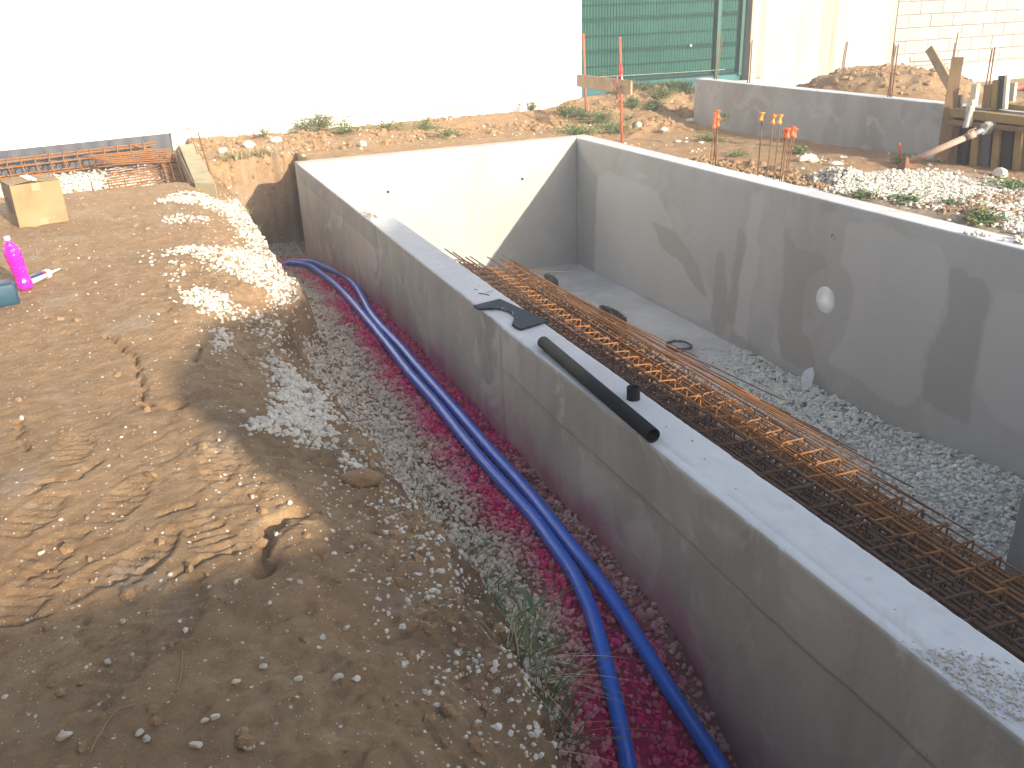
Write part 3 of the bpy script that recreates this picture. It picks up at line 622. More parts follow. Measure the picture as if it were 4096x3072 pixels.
DAMP = [[(2300, 560), (2340, 640), (2388, 700), (2376, 1090), (2330, 1070)], [(2600, 880), (2700, 930), (2790, 1050), (2830, 1180), (2790, 1170), (2720, 1050), (2640, 980)], [(3130, 880), (3180, 1000), (3310, 1035), (3310, 1080), (3230, 1110), (3222, 1180), (3200, 1300), (3250, 1380), (3262, 1500), (3120, 1430), (3105, 1350), (3135, 1100)],
        [(2870, 1010), (2900, 1000), (2905, 1290), (2870, 1390), (2840, 1260)], [(3800, 1040), (3960, 1150), (3930, 1300), (3890, 1500), (3880, 1700), (3690, 1600), (3710, 1450), (3790, 1250)], [(2960, 900), (2990, 950), (2950, 1150), (2930, 1350), (2905, 1250), (2940, 1000)], [(2930, 1330), (3050, 1400), (3040, 1440), (2900, 1370)], [(3280, 810), (3350, 830), (3330, 870), (3270, 850)]]
def blurmask(y, z, polys):
    """share of jittered copies of each point inside a patch: a soft edged patch"""
    m = np.zeros(len(y))
    for p in polys:
        w_ = np.array([at(q[0], q[1], 'x', 3.23)[1:] for q in p])
        for k in range(14):
            a = k*2.4; rr_ = .012+.004*k; m += inpoly(y+rr_*math.cos(a)+.03*fbm(y*5, z*5, 191, 3), z+rr_*math.sin(a)+.04*fbm(y*4, z*4, 193, 3), w_)/14
    return np.clip(m, 0, 1)
me = wallsweep('right_wall', 12.3, profile(.2, ZB, 12, 64), lambda S, O, Zz: (3.43-O, -.2-S, Zz), M['conc_in'], .03, .004)
vv = np.zeros(len(me.vertices)*3); me.vertices.foreach_get('co', vv); vv = vv.reshape(-1, 3); on_ = vv[:, 0] < 3.25
for nm_, pl_ in (('light', LIGHT), ('damp', DAMP)): a_ = me.attributes.new(nm_, 'FLOAT', 'POINT'); a_.data.foreach_set('value', (blurmask(vv[:, 1], vv[:, 2], pl_)*on_).astype(np.float32))
RW = tag(link('wall', me, None, pool), 'long right wall with damp patches and a white round cover'); me.materials.append(M['conc_top'])
assign_faces(me, lambda c, n: np.where(c[:, 2] > -.006, 1, 0))
me = wallsweep('far_wall', 3.43, profile(.2, ZB, 12, 60), lambda S, O, Zz: (S, -O, Zz), M['conc_far'], .03, .004)
FWl = tag(link('wall', me, None, pool), 'short sunlit far wall with two small inlet holes')
fl = []; gx2 = np.linspace(.19, 3.24, 40); gy2 = np.linspace(-12.4, -.19, 120); A, B = np.meshgrid(gx2, gy2); Zf = -1.5+.004*fbm(A*3, B*3, 66, 4)
V = np.stack([A.ravel(), B.ravel(), Zf.ravel()], 1); ii = (np.arange(119)[:, None]*40+np.arange(39)[None]).ravel()
me = npmesh('floor', V, np.stack([ii, ii+1, ii+41, ii+40], 1), True, {'paint': np.zeros(len(V))}); me.materials.append(M['conc_floor']); link('floor', me, None, pool)
cv = lathe('round_cover', [(.0, 0), (.100, 0), (.105, .002), (.105, .007), (.099, .009), (.0, .0095)], M['wplas'], pool, 40, (3.236, -4.546, -.757), (2, -4.546, -.757)); tag(cv, 'white round cover over the light niche')
lathe('inlet_plug', [(0, 0), (.028, 0), (.030, .003), (.030, .007), (.022, .009), (.02, .005), (0, .005)], simple('dull pink plug', (.45, .32, .34), .6), pool, 24, (3.235, -4.549, -.256), (2, -4.549, -.256))
for hx, hz in ((2.531, -.408), (.932, -.389)):
    lathe('inlet_hole', [(0, .001), (.012, .001), (.014, .002), (.016, .002), (.016, 0)], M['tarp'], pool, 20, (hx, -.2015, hz), (hx, -1, hz))
for i in range(3):
    box('step', (2.12+.3*i, -9.6, -1.51), (3.235, -7.2-.28*i*0, -1.27+.235*i), M['conc_mid'], pool) if i == 0 else box('step', (2.12, -9.6, -1.51+.24*i), (3.235, -7.2-.004*i, -1.27+.24*i), M['conc_mid'], pool)
# gravel in the pool
n = 46000; xs = RNG.uniform(.25, 3.215, n); ys = RNG.uniform(-9.3, -3.4, n); edge = -3.55-(3.2-xs)*1.05+.25*fbm(xs*3, ys*3, 77, 3)
m = (ys < edge) | ((ys < edge+.45) & (RNG.rand(n) < .10)) ; xs, ys = xs[m], ys[m]; n = len(xs)
heap = .02+.10*ss(-5.0, -6.6, ys)*ss(2.0, 3.1, xs)+.05*ss(-5.5, -8, ys); zs = -1.5+heap*ss(0, .35, (edge[m]-ys))
zs = zs-.03*RNG.rand(n)*(heap > .03)
cl = np.clip(ss(-6.3, -6.9, ys)*ss(2.3, 2.9, xs)*(fbm(xs*6, ys*6, 79, 3) > -.1), 0, 1)*.9
stones('pool_gravel', np.stack([xs, ys, zs], 1), size_ln(n, .033, .25), M['stoneg'], 'grey limestone gravel heaped over the near part of the pool floor', clod=np.maximum(cl*RNG.rand(n), (RNG.rand(n) < .012)*1.))
bm = bmesh.new(); hx = np.linspace(.25, 3.215, 30); hy = np.linspace(-9.3, -3.5, 60); grid = {}
for i, a in enumerate(hx):
    for j, b in enumerate(hy):
        e = -3.55-(3.2-a)*1.05+.25*float(fbm(a*3, b*3, 77, 3)); hh = .02+.10*float(ss(-5.0, -6.6, b))*float(ss(2.0, 3.1, a))+.05*float(ss(-5.5, -8, b))
        grid[i, j] = bm.verts.new((a, b, -1.512+hh*float(ss(0, .35, e-b))))
for i in range(29):
    for j in range(59): bm.faces.new((grid[i, j], grid[i+1, j], grid[i+1, j+1], grid[i, j+1]))
o = bmo('gravel_fill', bm, simple('gravel dust', (.36, .35, .31), .95, .1, 40), smooth=True); tag(o, 'fine grey grit under the gravel on the pool floor', kind='stuff')
# ================================================================== PIPES AND THINGS ON THE WALL
def snake(name, W, label, r=.0275):
    P = spline(W, 6); P[:, 2] = np.convolve(np.pad(P[:, 2], 6, mode='edge'), np.ones(13)/13, 'valid')
    for sgn in (0,):
        P = np.vstack([P[0]+np.array([[-.30, .10, -.10], [-.14, .05, -.04]]), P]) if sgn == 0 else P
    o = tube(name, P, r, M['blue'], n=20); return tag(o, label, 'pipe', 'blue pipes in the trench')
snake('blue_pipe', PAW, 'smooth blue plastic pipe in the trench, the one farther from the concrete wall')
snake('blue_pipe', PBW, 'smooth blue plastic pipe in the trench, the one nearer the concrete wall with pink specks')
A = at(2172, 1368, 'z', .028); B = at(2612, 1742, 'z', .028); A[2] = B[2] = .0275
L = float(np.linalg.norm(B-A)); r = .0275
pp = tag(empty('black_pipe'), 'length of thick black plastic pipe lying along the top of the pool wall', 'pipe')
lathe('pipe_body', [(r-.004, .006), (r-.004, L-.006), (r-.003, L), (r, L), (r, 0), (r-.003, 0), (r-.004, .006)][::1], M['black'], pp, 32, A, B)
C0 = at(2533, 1596, 'z', 0); cr = tag(lathe('pipe_collar', [(.021, .001), (.021, .048), (.0225, .05), (.026, .05), (.0265, .047), (.0265, .036), (.0257, .034), (.0257, .004), (.0265, 0), (.021, 0)], M['black'], None, 32, (C0[0], C0[1], .001), (C0[0], C0[1], 1)), 'short black plastic pipe collar standing upright on the wall top beside the long black pipe', 'pipe fitting')
# twin wall sheet offcut: two skins, webs along the cut edges
pl = [(1892, 1221), (1945, 1207), (2000, 1194), (2090, 1235), (2192, 1281), (2140, 1298), (2081, 1315), (2048, 1296), (2061, 1269), (2056, 1256), (2044, 1246), (2030, 1240), (2015, 1233), (1996, 1230), (1977, 1231), (1945, 1231), (1915, 1234)]
sh = tag(empty('plastic_sheet_offcut'), 'dark grey twin wall plastic sheet with a round bite, across the wall top', 'plastic sheet')
zt = [.004 if i not in (0, 1, 16) else .010 for i in range(len(pl))]; W_ = [at(*q, 'z', .014) for q in pl]
for nm, z0, z1 in (('top_skin', .0115, .013), ('bottom_skin', .004, .0055)):
    bm = bmesh.new(); a = [bm.verts.new((p[0], p[1], z0)) for p in W_]; b = [bm.verts.new((p[0], p[1], z1)) for p in W_]
    bm.faces.new(a[::-1]); bm.faces.new(b)
    for i in range(len(a)): j = (i+1) % len(a); bm.faces.new((a[i], a[j], b[j], b[i]))
    bmesh.ops.recalc_face_normals(bm, faces=bm.faces); bmo(nm, bm, M['sheet'], sh)
bm = bmesh.new()
for i in range(len(W_)):
    a = W_[i]; b = W_[(i+1) % len(W_)]; Ld = np.linalg.norm(b-a); k = max(int(Ld/.008), 1)
    for t in range(k):
        p = a+(b-a)*(t+.5)/k; c = np.mean(W_, 0); q = p+(c-p)/np.linalg.norm(c-p)*.004
        bmesh.ops.create_cube(bm, size=1, matrix=Matrix.Translation((q[0], q[1], .0085)) @ Matrix.Diagonal((.0016, .0016, .006, 1)))
tag(bmo('webs', bm, M['sheet'], sh), kind='stuff')
fz = []
for k in range(26):
    t = k/25; i = 8+t*6; a = W_[int(i)]*(1-i % 1)+W_[min(int(i)+1, 16)]*(i % 1); fz.append((a[0]+RNG.uniform(-.004, .008), a[1]+RNG.uniform(-.008, .006), .008+RNG.uniform(-.003, .008)))
stones('shavings', np.array(fz), np.full(len(fz), .009), simple('pale plastic shavings', (.35, .34, .31), .8), parent=sh)
# wall top crumbs and tie wire scraps
def topstones(name, label, poly, n, m, cl=0, mat='stonew', x0=None):
    xs, ys = scatter_poly([at(*q, 'z', 0) for q in poly], n, .01, cl); k = ((xs > .004) & (xs < .196)) if x0 is None else ((xs > x0+.004) & (xs < x0+.196)); xs, ys = xs[k], ys[k]
    return stones(name, np.stack([xs, ys, np.zeros(len(xs))], 1), size_ln(len(xs), m, .3), M[mat], label, sink=.05)
topstones('wall_grit', 'white grit sprinkled over the near end of the wall top', [(3620, 2575), (3680, 2600), (3900, 2620), (4096, 2700), (4150, 2960), (4000, 2880), (3800, 2730), (3650, 2640)], 560, .0062, .35)
topstones('wall_crumbs', 'few gravel crumbs scattered along the top of the near wall', [(1250, 660), (1350, 660), (3900, 2500), (3700, 2550)], 60, .008)
topstones('mortar_crumbs', 'crumbled mortar left at the chipped edge of the wall top', [(1440, 850), (1480, 845), (1510, 870), (1480, 880)], 60, .018, 0, 'stone')
topstones('wall_crumbs', 'white gravel crumbs lying along the top of the right wall', [(3650, 910), (3700, 915), (4096, 960), (4096, 985), (3780, 930)], 34, .03, 0, 'stonew', 3.23)
for i, (a, b) in enumerate([((1945, 1172), (1975, 1162)), ((1915, 1173), (1957, 1181)), ((1895, 1158), (1912, 1160))]):
    a = at(*a, 'z', .003); b = at(*b, 'z', .003); m_ = (a+b)/2+np.array([.004, .006, 0])
    tag(tube('tie_wire', spline([a, m_, b], 4), .0012 if i != 1 else .0022, M['tiewire'], n=6), ['nearly straight scrap of dark tie wire on the wall top near the plastic sheet', 'folded dark tie wire scrap on the wall top, thickest of the three', 'shortest dark tie wire scrap on the wall top'][i], 'wire')
# white crescent offcut leaning on the right wall
bm = bmesh.new(); n = 16; oc = [(math.cos(t)*.10, math.sin(t)*.10) for t in np.linspace(math.radians(100), math.radians(262), n)]; pts = oc+[(-.012, -.085), (.0, 0), (.005, .05)]
a = [bm.verts.new((0, x, y)) for x, y in pts]; b = [bm.verts.new((.005, x, y)) for x, y in pts]; bm.faces.new(a); bm.faces.new(b[::-1])
for i in range(len(a)): j = (i+1) % len(a); bm.faces.new((a[j], a[i], b[i], b[j]))
bmesh.ops.recalc_face_normals(bm, faces=bm.faces); o = bmo('disc_offcut', bm, M['wplas']); o.rotation_euler = (math.radians(-8), math.radians(18), math.radians(20)); cpt = at(3250, 1530, 'x', 3.17); o.location = (3.17, cpt[1], -1.41)
o.scale = (1, -1, 1); tag(o, 'white crescent shaped plastic offcut leaning against the foot of the right pool wall', 'offcut')
# ================================================================== REBAR CAGES
CAGEMESH = {}
def stirrup_mesh(wd, ht, r):
    k = (wd, ht, r)
    if k not in CAGEMESH:
        c = .016; P = []
        for (cx, cz, a0) in ((wd-c, ht-c, 0), (c, ht-c, 90), (c, c, 180), (wd-c, c, 270)):
            for t in (0, 30, 60, 90): a = math.radians(a0+t); P.append((cx+c*math.cos(a), 0, cz+c*math.sin(a)))
        V, F = tube_data(P, r, 6, closed=True)
        hk, hf = tube_data([(wd-c, 0, ht), (wd-.03, .004, ht-.012), (wd-.055, .006, ht-.045)], r, 5); o_ = len(V); V = V+hk; F = F+[tuple(i+o_ for i in f) for f in hf]
        CAGEMESH[k] = mesh('stirrup', V, F, True)
    return CAGEMESH[k]
def cage(x0, z0, wd, ht, y0, y1, sp_, rot, mat, label, nb=(3, 3), tails=.25, roll=0, rs=.0055, rb=.0066, seed=0):
    rr = random.Random(seed); e = tag(empty('rebar_cage', (x0, y0, z0)), label, 'rebar cage', 'rebar cages stacked in the pool'); e.rotation_euler = (0, roll, rot)
    L = y0-y1; me0 = stirrup_mesh(wd, ht, rs); k = 0; y = -.12
    if len(me0.materials) == 0: me0.materials.append(mat)
    while y > -L+.1:
        o = bpy.data.objects.new('stirrup', me0); col.objects.link(o); o.parent = e; o.location = (rr.uniform(-.003, .003), y, rr.uniform(-.003, .003)); o.rotation_euler = (rr.uniform(-.04, .04), rr.uniform(-.02, .02), rr.uniform(-.03, .03)); y -= sp_*rr.uniform(.93, 1.07)
    q = rb+rs; spots = [(q+(wd-2*q)*i/(nb[0]-1), ht-q) for i in range(nb[0])]+[(q+(wd-2*q)*i/(nb[1]-1), q) for i in range(nb[1])]+([(q, ht*.5), (wd-q, ht*.5)] if ht > .15 else [])
    for (bx, bz) in spots:
        a = rr.uniform(0, tails); b = rr.uniform(0, .2); P = [(bx+rr.uniform(-.01, .01), a, bz+rr.uniform(0, .02))]+[(bx+rr.uniform(-.005, .005), -L*t, bz+rr.uniform(-.004, .004)) for t in (.2, .4, .6, .8)]+[(bx, -L-b, bz)]
        tube('bar', spline(P, 3), rb, mat, e, 6)
    return e
R_, RD = M['rust'], M['rust_shade']
CG = [(1.84, -1.47, 1.84, -1.47, .18, .37, -1.02, .162, R_, 'tallest rusty rebar cage with high upright stirrups, farthest from the near wall', .25),
      (1.86, -1.30, 1.86, -1.30, .15, .16, -1.15, .13, R_, 'narrow rusty rebar cage slid inside the tallest cage', .3),
      (1.60, -1.50, 1.60, -1.42, .205, .20, -1.25, .16, RD, 'rusty rebar cage on the pool floor, tight against the tallest cage', .25),
      (1.56, -1.38, 1.53, -1.22, .21, .17, -1.30, .17, RD, 'rusty rebar cage lying low between the middle cage and the tallest one', .45),
      (1.47, -1.17, 1.32, -1.02, .20, .16, -1.4, .165, R_, 'middle rusty rebar cage whose top edge runs halfway up the stack', .5),
      (1.30, -1.06, 1.18, -.93, .18, .12, -1.6, .19, RD, 'flat rusty rebar cage just below the top edge of the middle cage', .5),
      (1.10, -.95, 1.00, -.80, .20, .13, -1.8, .175, RD, 'second rusty rebar cage from the near wall, high in the stack', .6),
      (.82, -.78, .74, -.64, .22, .13, -2.2, .17, RD, 'topmost rusty rebar cage resting close against the near pool wall', .6),
      (.50, -.60, .46, -.48, .20, .12, -2.9, .18, RD, 'rusty rebar cage wedged flat against the near pool wall', .4),
      (1.42, -1.34, 1.40, -1.28, .22, .18, -1.7, .2, RD, 'rusty rebar cage buried right under the middle cage', .2),
      (1.15, -1.24, 1.10, -1.12, .22, .18, -1.9, .2, RD, 'rusty rebar cage buried in the middle of the stack', .2),
      (.85, -1.05, .82, -.92, .24, .18, -2.3, .2, RD, 'rusty rebar cage buried under the topmost one', .2)]
for i, (xa, za, xb_, zb_, wd, ht, y0, sp_, mt, lb, tl_) in enumerate(CG):
    e = cage(xa, za, wd, ht, y0, -8.3, sp_, 0, mt, lb, seed=i+1, tails=tl_); L_ = y0+8.3
    e.rotation_euler = (-math.atan2(zb_-za, L_), .0 if i < 4 else .08, math.atan2(xb_-xa, L_))
TIP = [(2293, 1087, -1.06), (2791, 1429, -1.2), (2840, 1471, -1.2), (2943, 1533, -1.22), (2972, 1556, -1.2), (3124, 1596, -1.24), (3039, 1600, -1.15), (3164, 1657, -1.2), (3211, 1690, -1.22), (3280, 1721, -1.2), (3356, 1766, -1.2), (3428, 1806, -1.22), (3500, 1853, -1.2), (3558, 1901, -1.22), (3656, 1952, -1.2), (3627, 1981, -1.15), (3760, 2060, -1.2), (3900, 2140, -1.22)]
for i, (px, py, z) in enumerate(TIP):
    T = at(px, py, 'z', z); rr = random.Random(i); L = rr.uniform(2.6, 4.2) if i else 1.3; y0 = min(T[1]+L, -1.15+.03*i); x0 = rr.uniform(1.86, 1.99)
    P = [(x0, y0, -1.085+rr.uniform(0, .02)), (x0+.03, y0*.65+T[1]*.35, -1.08+rr.uniform(0, .015)), (x0*.8+T[0]*.2, y0*.35+T[1]*.65, -1.075), tuple(T)]
    o = tube('loose_rebar', spline(P, 6), .005, M['rust'], n=6); tag(o, ('rusty bar fanned over the tallest cage, %s tip counting from the far end' % ORD[i]) if i else 'short rusty bar bent sideways off the far end of the tallest cage', 'rebar', 'loose bars fanned over the cages')
for i in range(26):
    rr = random.Random(100+i); x = rr.uniform(1.86, 2.01); z = rr.uniform(-1.32, -1.14); y0 = rr.uniform(-1.3, -2.6); P = [(x, y0, z), (x+rr.uniform(-.03, .03), -4, z+rr.uniform(-.02, .02)), (x+rr.uniform(-.05, .07), -6.3+rr.uniform(-.5, .5), z-rr.uniform(0, .02)), (x+rr.uniform(-.05, .1), -7.9, z-.02)]
    tag(tube('loose_rebar', spline(P, 5), .005, M['rust'], n=6), 'rusty bar bundled with others inside and under the tallest cage', 'rebar', 'bars bundled inside the tallest cage')
# coils of thin wire and a dark hose ring on the floor
def coil(name, px, py, z, R, n, mat, label, cat, el=1.0, rz=0, th=.02, r=.0015):
    c = at(px, py, 'z', z); rr = random.Random(int(px)); bm = []; V = []; F = []
    for i in range(n):
        a = R*rr.uniform(.85, 1.08); P = []
        for t in np.linspace(0, 2*math.pi, 22)[:-1]:
            x = a*el*math.cos(t); y = a*math.sin(t)/1; 
            P.append((c[0]+x*math.cos(rz)-y*math.sin(rz)+rr.uniform(-.012, .012)*(r < .01), c[1]+x*math.sin(rz)+y*math.cos(rz)+rr.uniform(-.012, .012)*(r < .01), z+i*th/n+rr.uniform(0, .02)*(r < .01)))
        v, f = tube_data(P, r, 5, closed=True); o_ = len(V); V += v; F += [tuple(q+o_ for q in ff) for ff in f]
    return tag(link(name, mesh(name, V, F, True), mat), label, cat)
coil('wire_coil', 2205, 1142, -1.47, .05, 34, M['tiewire'], 'small flattened coil of dark wire by the far end of the cages', 'wire coil', 3.4, 1.45, .08)
coil('wire_coil', 2450, 1290, -1.47, .06, 55, M['tiewire'], 'long flattened bundle of dark wire beside the cages near the hose ring', 'wire coil', 4.2, 1.55, .10, .002)
coil('hose_ring', 2715, 1388, -1.485, .12, 2, simple('dark purple rubber', (.09, .07, .08), .7), 'dark purple ring of hose lying flat on the pool floor by the wire', 'hose', .9, .2, .02, .009)
# ================================================================== LEFT: BOX, BOTTLE, CARTRIDGE, CASE
def card_box():
    c = at(80, 914, 'z', -.01); e = tag(empty('cardboard_box', (c[0], c[1], float(ground_h(c[0], c[1]))-.01), math.radians(17)), 'brown cardboard box closed with tape, standing on the soil at the left edge', 'box')
    Wd, Dp, H = .355, .34, .33
    bm = obox(Wd/2, Dp/2, H/2, Wd, Dp, H, bev=.003); [setattr(v.co, 'x', v.co.x+.006*math.sin(v.co.z*20)) for v in bm.verts]; bmo('body', bm, M['card'], e)
    for nm, (x0, x1, dz) in {'flap': (0, Wd/2-.004, .018), 'flap.001': (Wd/2+.004, Wd, .006)}.items():
        bm = bmesh.new(); y0, y1 = 0, Dp
        if x0 == 0: q = [(x0, y0, H+.002), (x1, y0, H+.002+dz), (x1, y1, H+.004), (x0, y1, H+.002)]
        else: q = [(x0, y0, H+.002+dz), (x1, y0, H+.002), (x1, y1, H+.002), (x0, y1, H+.004)]
        a = [bm.verts.new(p) for p in q]; b = [bm.verts.new((p[0], p[1], p[2]+.004)) for p in q]; bm.faces.new(a[::-1]); bm.faces.new(b)
        for i in range(4): j = (i+1) % 4; bm.faces.new((a[i], a[j], b[j], b[i]))
        bmo('flap', bm, M['card'], e)
    box('tape', (Wd/2-.03, .05, H+.007), (Wd/2+.03, Dp-.002, H+.0215), M['wplas'], e, .001)
    box('tape', (Wd/2-.03, -.002, H-.06), (Wd/2+.03, .0, H-.005), M['tape'], e, .0003); box('tape', (Wd/2-.03, -.002, .004), (Wd/2+.03, .0, .06), M['tape'], e, .0003)
    box('printed_panel', (-.002, .06, .10), (0, .24, .22), M['print'], e, .0003)
    for x in (Wd*.55, Wd*.62, Wd*.70): box('printed_mark', (x, -.0015, .045), (x+.012, .0, .058), M['tape'], e, .0003)
card_box()
def bottle():
    b = at(104, 1146, 'z', 0); b[2] = float(ground_h(b[0], b[1]))+.004; d = ray(24, 945); d = d/np.linalg.norm(d); L = .325
    oc = CAM-b; B_ = 2*d@oc; C_ = oc@oc-L*L; disc = B_*B_-4*C_
    t = (-B_-math.sqrt(max(disc, 0)))/2 if disc >= 0 else -B_/2; top = CAM+d*t
    if disc < 0: top = b+(top-b)/np.linalg.norm(top-b)*L
    e = tag(empty('pink_bottle'), 'shiny bright pink ribbed plastic bottle tilting beside the blue tool case', 'bottle')
    pr = [(0, .004), (.030, 0), (.041, .010), (.044, .022), (.043, .055), (.039, .075), (.037, .09), (.041, .105), (.044, .125), (.040, .145), (.043, .16), (.046, .18), (.047, .215), (.044, .24), (.034, .265), (.022, .285), (.014, .296), (.014, .305), (0, .305)]
    lathe('body', pr, M['pink'], e, 24, b, top); a = b+(top-b)*(.300/L); c = b+(top-b)
    lathe('cap', [(0, 0), (.0175, 0), (.018, .004), (.018, .020), (.016, .023), (0, .023)], M['pinkcap'], e, 20, a, c)
bottle()
def cartridge():
    A_ = at(108, 1112, 'z', .03); B_ = at(196, 1080, 'z', .03); C_ = at(224, 1066, 'z', .025); zz = float(ground_h(A_[0], A_[1]))+.026; A_[2] = zz; B_[2] = float(ground_h(B_[0], B_[1]))+.028
    d = (B_-A_)/np.linalg.norm(B_-A_); L = np.linalg.norm(B_-A_); e = tag(empty('sealant_cartridge'), 'white and navy sealant cartridge with long nozzle on the soil beside the pink bottle', 'cartridge')
    lathe('tube', [(0, 0), (.024, 0), (.025, .004), (.025, L-.03), (0, L-.03)], M['wplas'], e, 28, A_, B_); s = A_+d*(L-.035)
    lathe('collar', [(0, 0), (.0285, 0), (.029, .003), (.029, .022), (.026, .027), (.012, .03), (0, .03)], M['wplas'], e, 28, s, B_+d)
    lathe('nozzle', [(0, 0), (.010, 0), (.0085, .03), (.0045, .095), (0, .096)], M['wplas'], e, 14, s+d*.028, s+d)
    def band(nm, t0, t1, a0, a1, mat, R=.0256):
        n = 10; side = np.cross(d, [0, 0, 1]); side /= np.linalg.norm(side); upv = np.cross(side, d); V = []; F = []
        for i in range(n+1):
            a = math.radians(a0+(a1-a0)*i/n); o_ = side*math.cos(a)*R+upv*math.sin(a)*R
            V += [A_+d*t0+o_, A_+d*t1+o_]
        for i in range(n): F.append((2*i, 2*i+1, 2*i+3, 2*i+2))
        link(nm, mesh(nm, V, F, True), mat, e)
    band('navy_label', .01, L-.062, 30, 100, M['navy']); band('red_label', L-.062, L-.042, 30, 100, M['red']); band('lettering', .03, .045, 80, 105, M['wplas'], .0262); band('lettering', .052, .064, 84, 110, M['wplas'], .0262)
cartridge()
def tool_case():
    c = at(78, 1190, 'z', .02); g = float(ground_h(c[0], c[1])); e = tag(empty('tool_case', (c[0], c[1], g-.01), math.radians(14)), 'petrol blue tool with dark round grip, half out of frame at the left', 'tool case')
    bmo('body', obox(-.15, .07, .065, .30, .14, .13, bev=.018), M['case'], e, True)
    lathe('round_grip', [(0, .0), (.042, 0), (.046, .006), (.046, .012), (.034, .015), (.030, .006), (0, .006)], M['caseb'], e, 24, (-.155, -.001, .055), (-.155, -1, .055))
    bmo('handle', obox(-.21, .07, .15, .16, .05, .05, bev=.02), M['caseb'], e, True)
tool_case()
# ================================================================== FAR LEFT PIT
mb = tag(empty('drainage_membrane'), 'dark grey membrane lining the foot of the white house beside the gravel pit', 'membrane')
for i, (x0, x1) in enumerate([(-4.2, -3.42), (-3.41, -2.62), (-2.61, -1.86), (-1.855, -1.10)]):
    zt0 = .005+(.072-.021)*((x0+3.1)/2.0)+.015; 
    V = []; F = []; nn = 24
    for a in range(nn+1):
        x = x0+(x1-x0)*a/nn; zt_ = .021+.0255*(x+3.1); yo = .006*math.sin(x*31)+.004*(i % 2)
        V += [(x, 2.955-yo, -.36), (x, 2.965-yo, -.15), (x, 2.975-yo*.4, zt_), (x, 2.985, zt_+.0), (x, 2.985, -.36)]
    for a in range(nn):
        for b in range(4): F.append((a*5+b, (a+1)*5+b, (a+1)*5+b+1, a*5+b+1))
    link('membrane_strip', mesh('strip', V, F, False), M['membrane'], mb)
plank('membrane_trim', (-1.095, 2.95, .085), (-1.085, 2.93, -.14), .012, .03, M['steel'], mb, (0, 1, 0))
n = 9000; xs = RNG.uniform(-3.9, -1.10, n); ys = RNG.uniform(-.25, 2.95, n); zs = ground_h(xs, ys); m = zs < -.2; xs, ys, zs = xs[m], ys[m], zs[m]
stones('pit_gravel', np.stack([xs, ys, zs+RNG.uniform(-.01, .03, len(xs))], 1), size_ln(len(xs), .042, .25), M['stonew'], 'white gravel bedding in the pit at the foot of the white house')
E_ = tag(empty('pit_cage', (0, 0, 0)), 'rusty rebar cage standing along the dark membrane in the far left pit', 'rebar cage')
def bar(nm, A, B, r, mat, par, n=6, sag=0):
    A = np.array(A, float); B = np.array(B, float); m_ = (A+B)/2-np.array([0, 0, sag]); return tube(nm, spline([A, m_, B], 4), r, mat, par, n)
pits = (-3.7, -1.35)
for zz, yy in ((.02, 2.72), (.0, 2.62), (-.05, 2.50), (-.17, 2.72), (-.17, 2.5)): bar('bar', (pits[0], yy, zz-.10), (pits[1]+.05, yy+.02, zz-.02), .010, M['rust'], E_)
for k in range(15):
    x = -3.62+k*.155; zt_ = -.09+.035*(x+3.7)
    for a, b in (((x, 2.74, zt_+.03), (x+.02, 2.74, zt_-.17)), ((x, 2.50, zt_-.03), (x+.03, 2.50, zt_-.2)), ((x, 2.74, zt_+.03), (x, 2.50, zt_-.03))): bar('stirrup', a, b, .007, M['rust'], E_, 5)
E2 = tag(empty('pit_mesh'), 'dense grid of rusty bars at the right end of the far left pit', 'rebar cage')
for k in range(17): yy = .62+k*.125; bar('rung', (-1.30, yy, -.20+.002*k), (-1.09, yy+.02, -.19), .008, M['rust'], E2, 5)
for x in (-1.28, -1.20, -1.11): bar('bar', (x, .5, -.19), (x+.01, 2.7, -.12), .009, M['rust'], E2)
for k in range(9): yy = .75+k*.2; bar('long_rung', (-1.95+.03*(k % 3), yy, -.25), (-1.22, yy+.03, -.22), .009, M['rust'], E2, 5)
for k in range(7): bar('bar', (-2.15+.05*k, 2.45-.09*k, -.06-.01*k), (-1.15, 2.35-.10*k, -.05-.012*k), .009, M['rust'], E2, 5)
bar('bar', at(535, 582, 'y', 2.6), at(655, 612, 'y', 2.6), .012, M['rust'], E2); bar('bar', at(640, 615, 'y', 2.3), at(642, 735, 'y', 1.6), .011, M['rust_shade'], E2); bar('bar', at(640, 605, 'y', 2.6), at(690, 622, 'y', 2.4), .014, M['rust'], E2)
for k, (px, py) in enumerate([(440, 765), (503, 750), (372, 770)]): a = at(px, py, 'y', .9+.1*k); tag(bar('marker_rod', (a[0], a[1], -.35), (a[0]+.004, a[1], -.13-.02*k), .006, M['rustbar'], None), ['short rod standing in the white pit gravel, middle of three', 'short rod standing in the white pit gravel, rightmost of three', 'short rod standing in the white pit gravel, leftmost of three'][k], 'rod')
bd = tag(empty('edge_board'), 'long tan board on edge beside the pit, its dark side facing the gravel', 'board')
V = []; bm = bmesh.new(); pts_ = [(-1.07, -.80), (-.895, -1.0), (-.87, 2.12), (-1.05, 2.02)]
a = [bm.verts.new((x, y, -.30)) for x, y in pts_]; b = [bm.verts.new((x, y, .012+.004*i)) for i, (x, y) in enumerate(pts_)]; bm.faces.new(a[::-1]); bm.faces.new(b)
for i in range(4): j = (i+1) % 4; bm.faces.new((a[i], a[j], b[j], b[i]))
bmesh.ops.bevel(bm, geom=bm.edges[:], offset=.006, segments=1, affect='EDGES'); bmo('panel', bm, M['ply'], bd)
bmo('edge_strip', obox(-1.078, .62, -.14, .012, 2.75, .28, bev=.002), M['woodd'], bd)
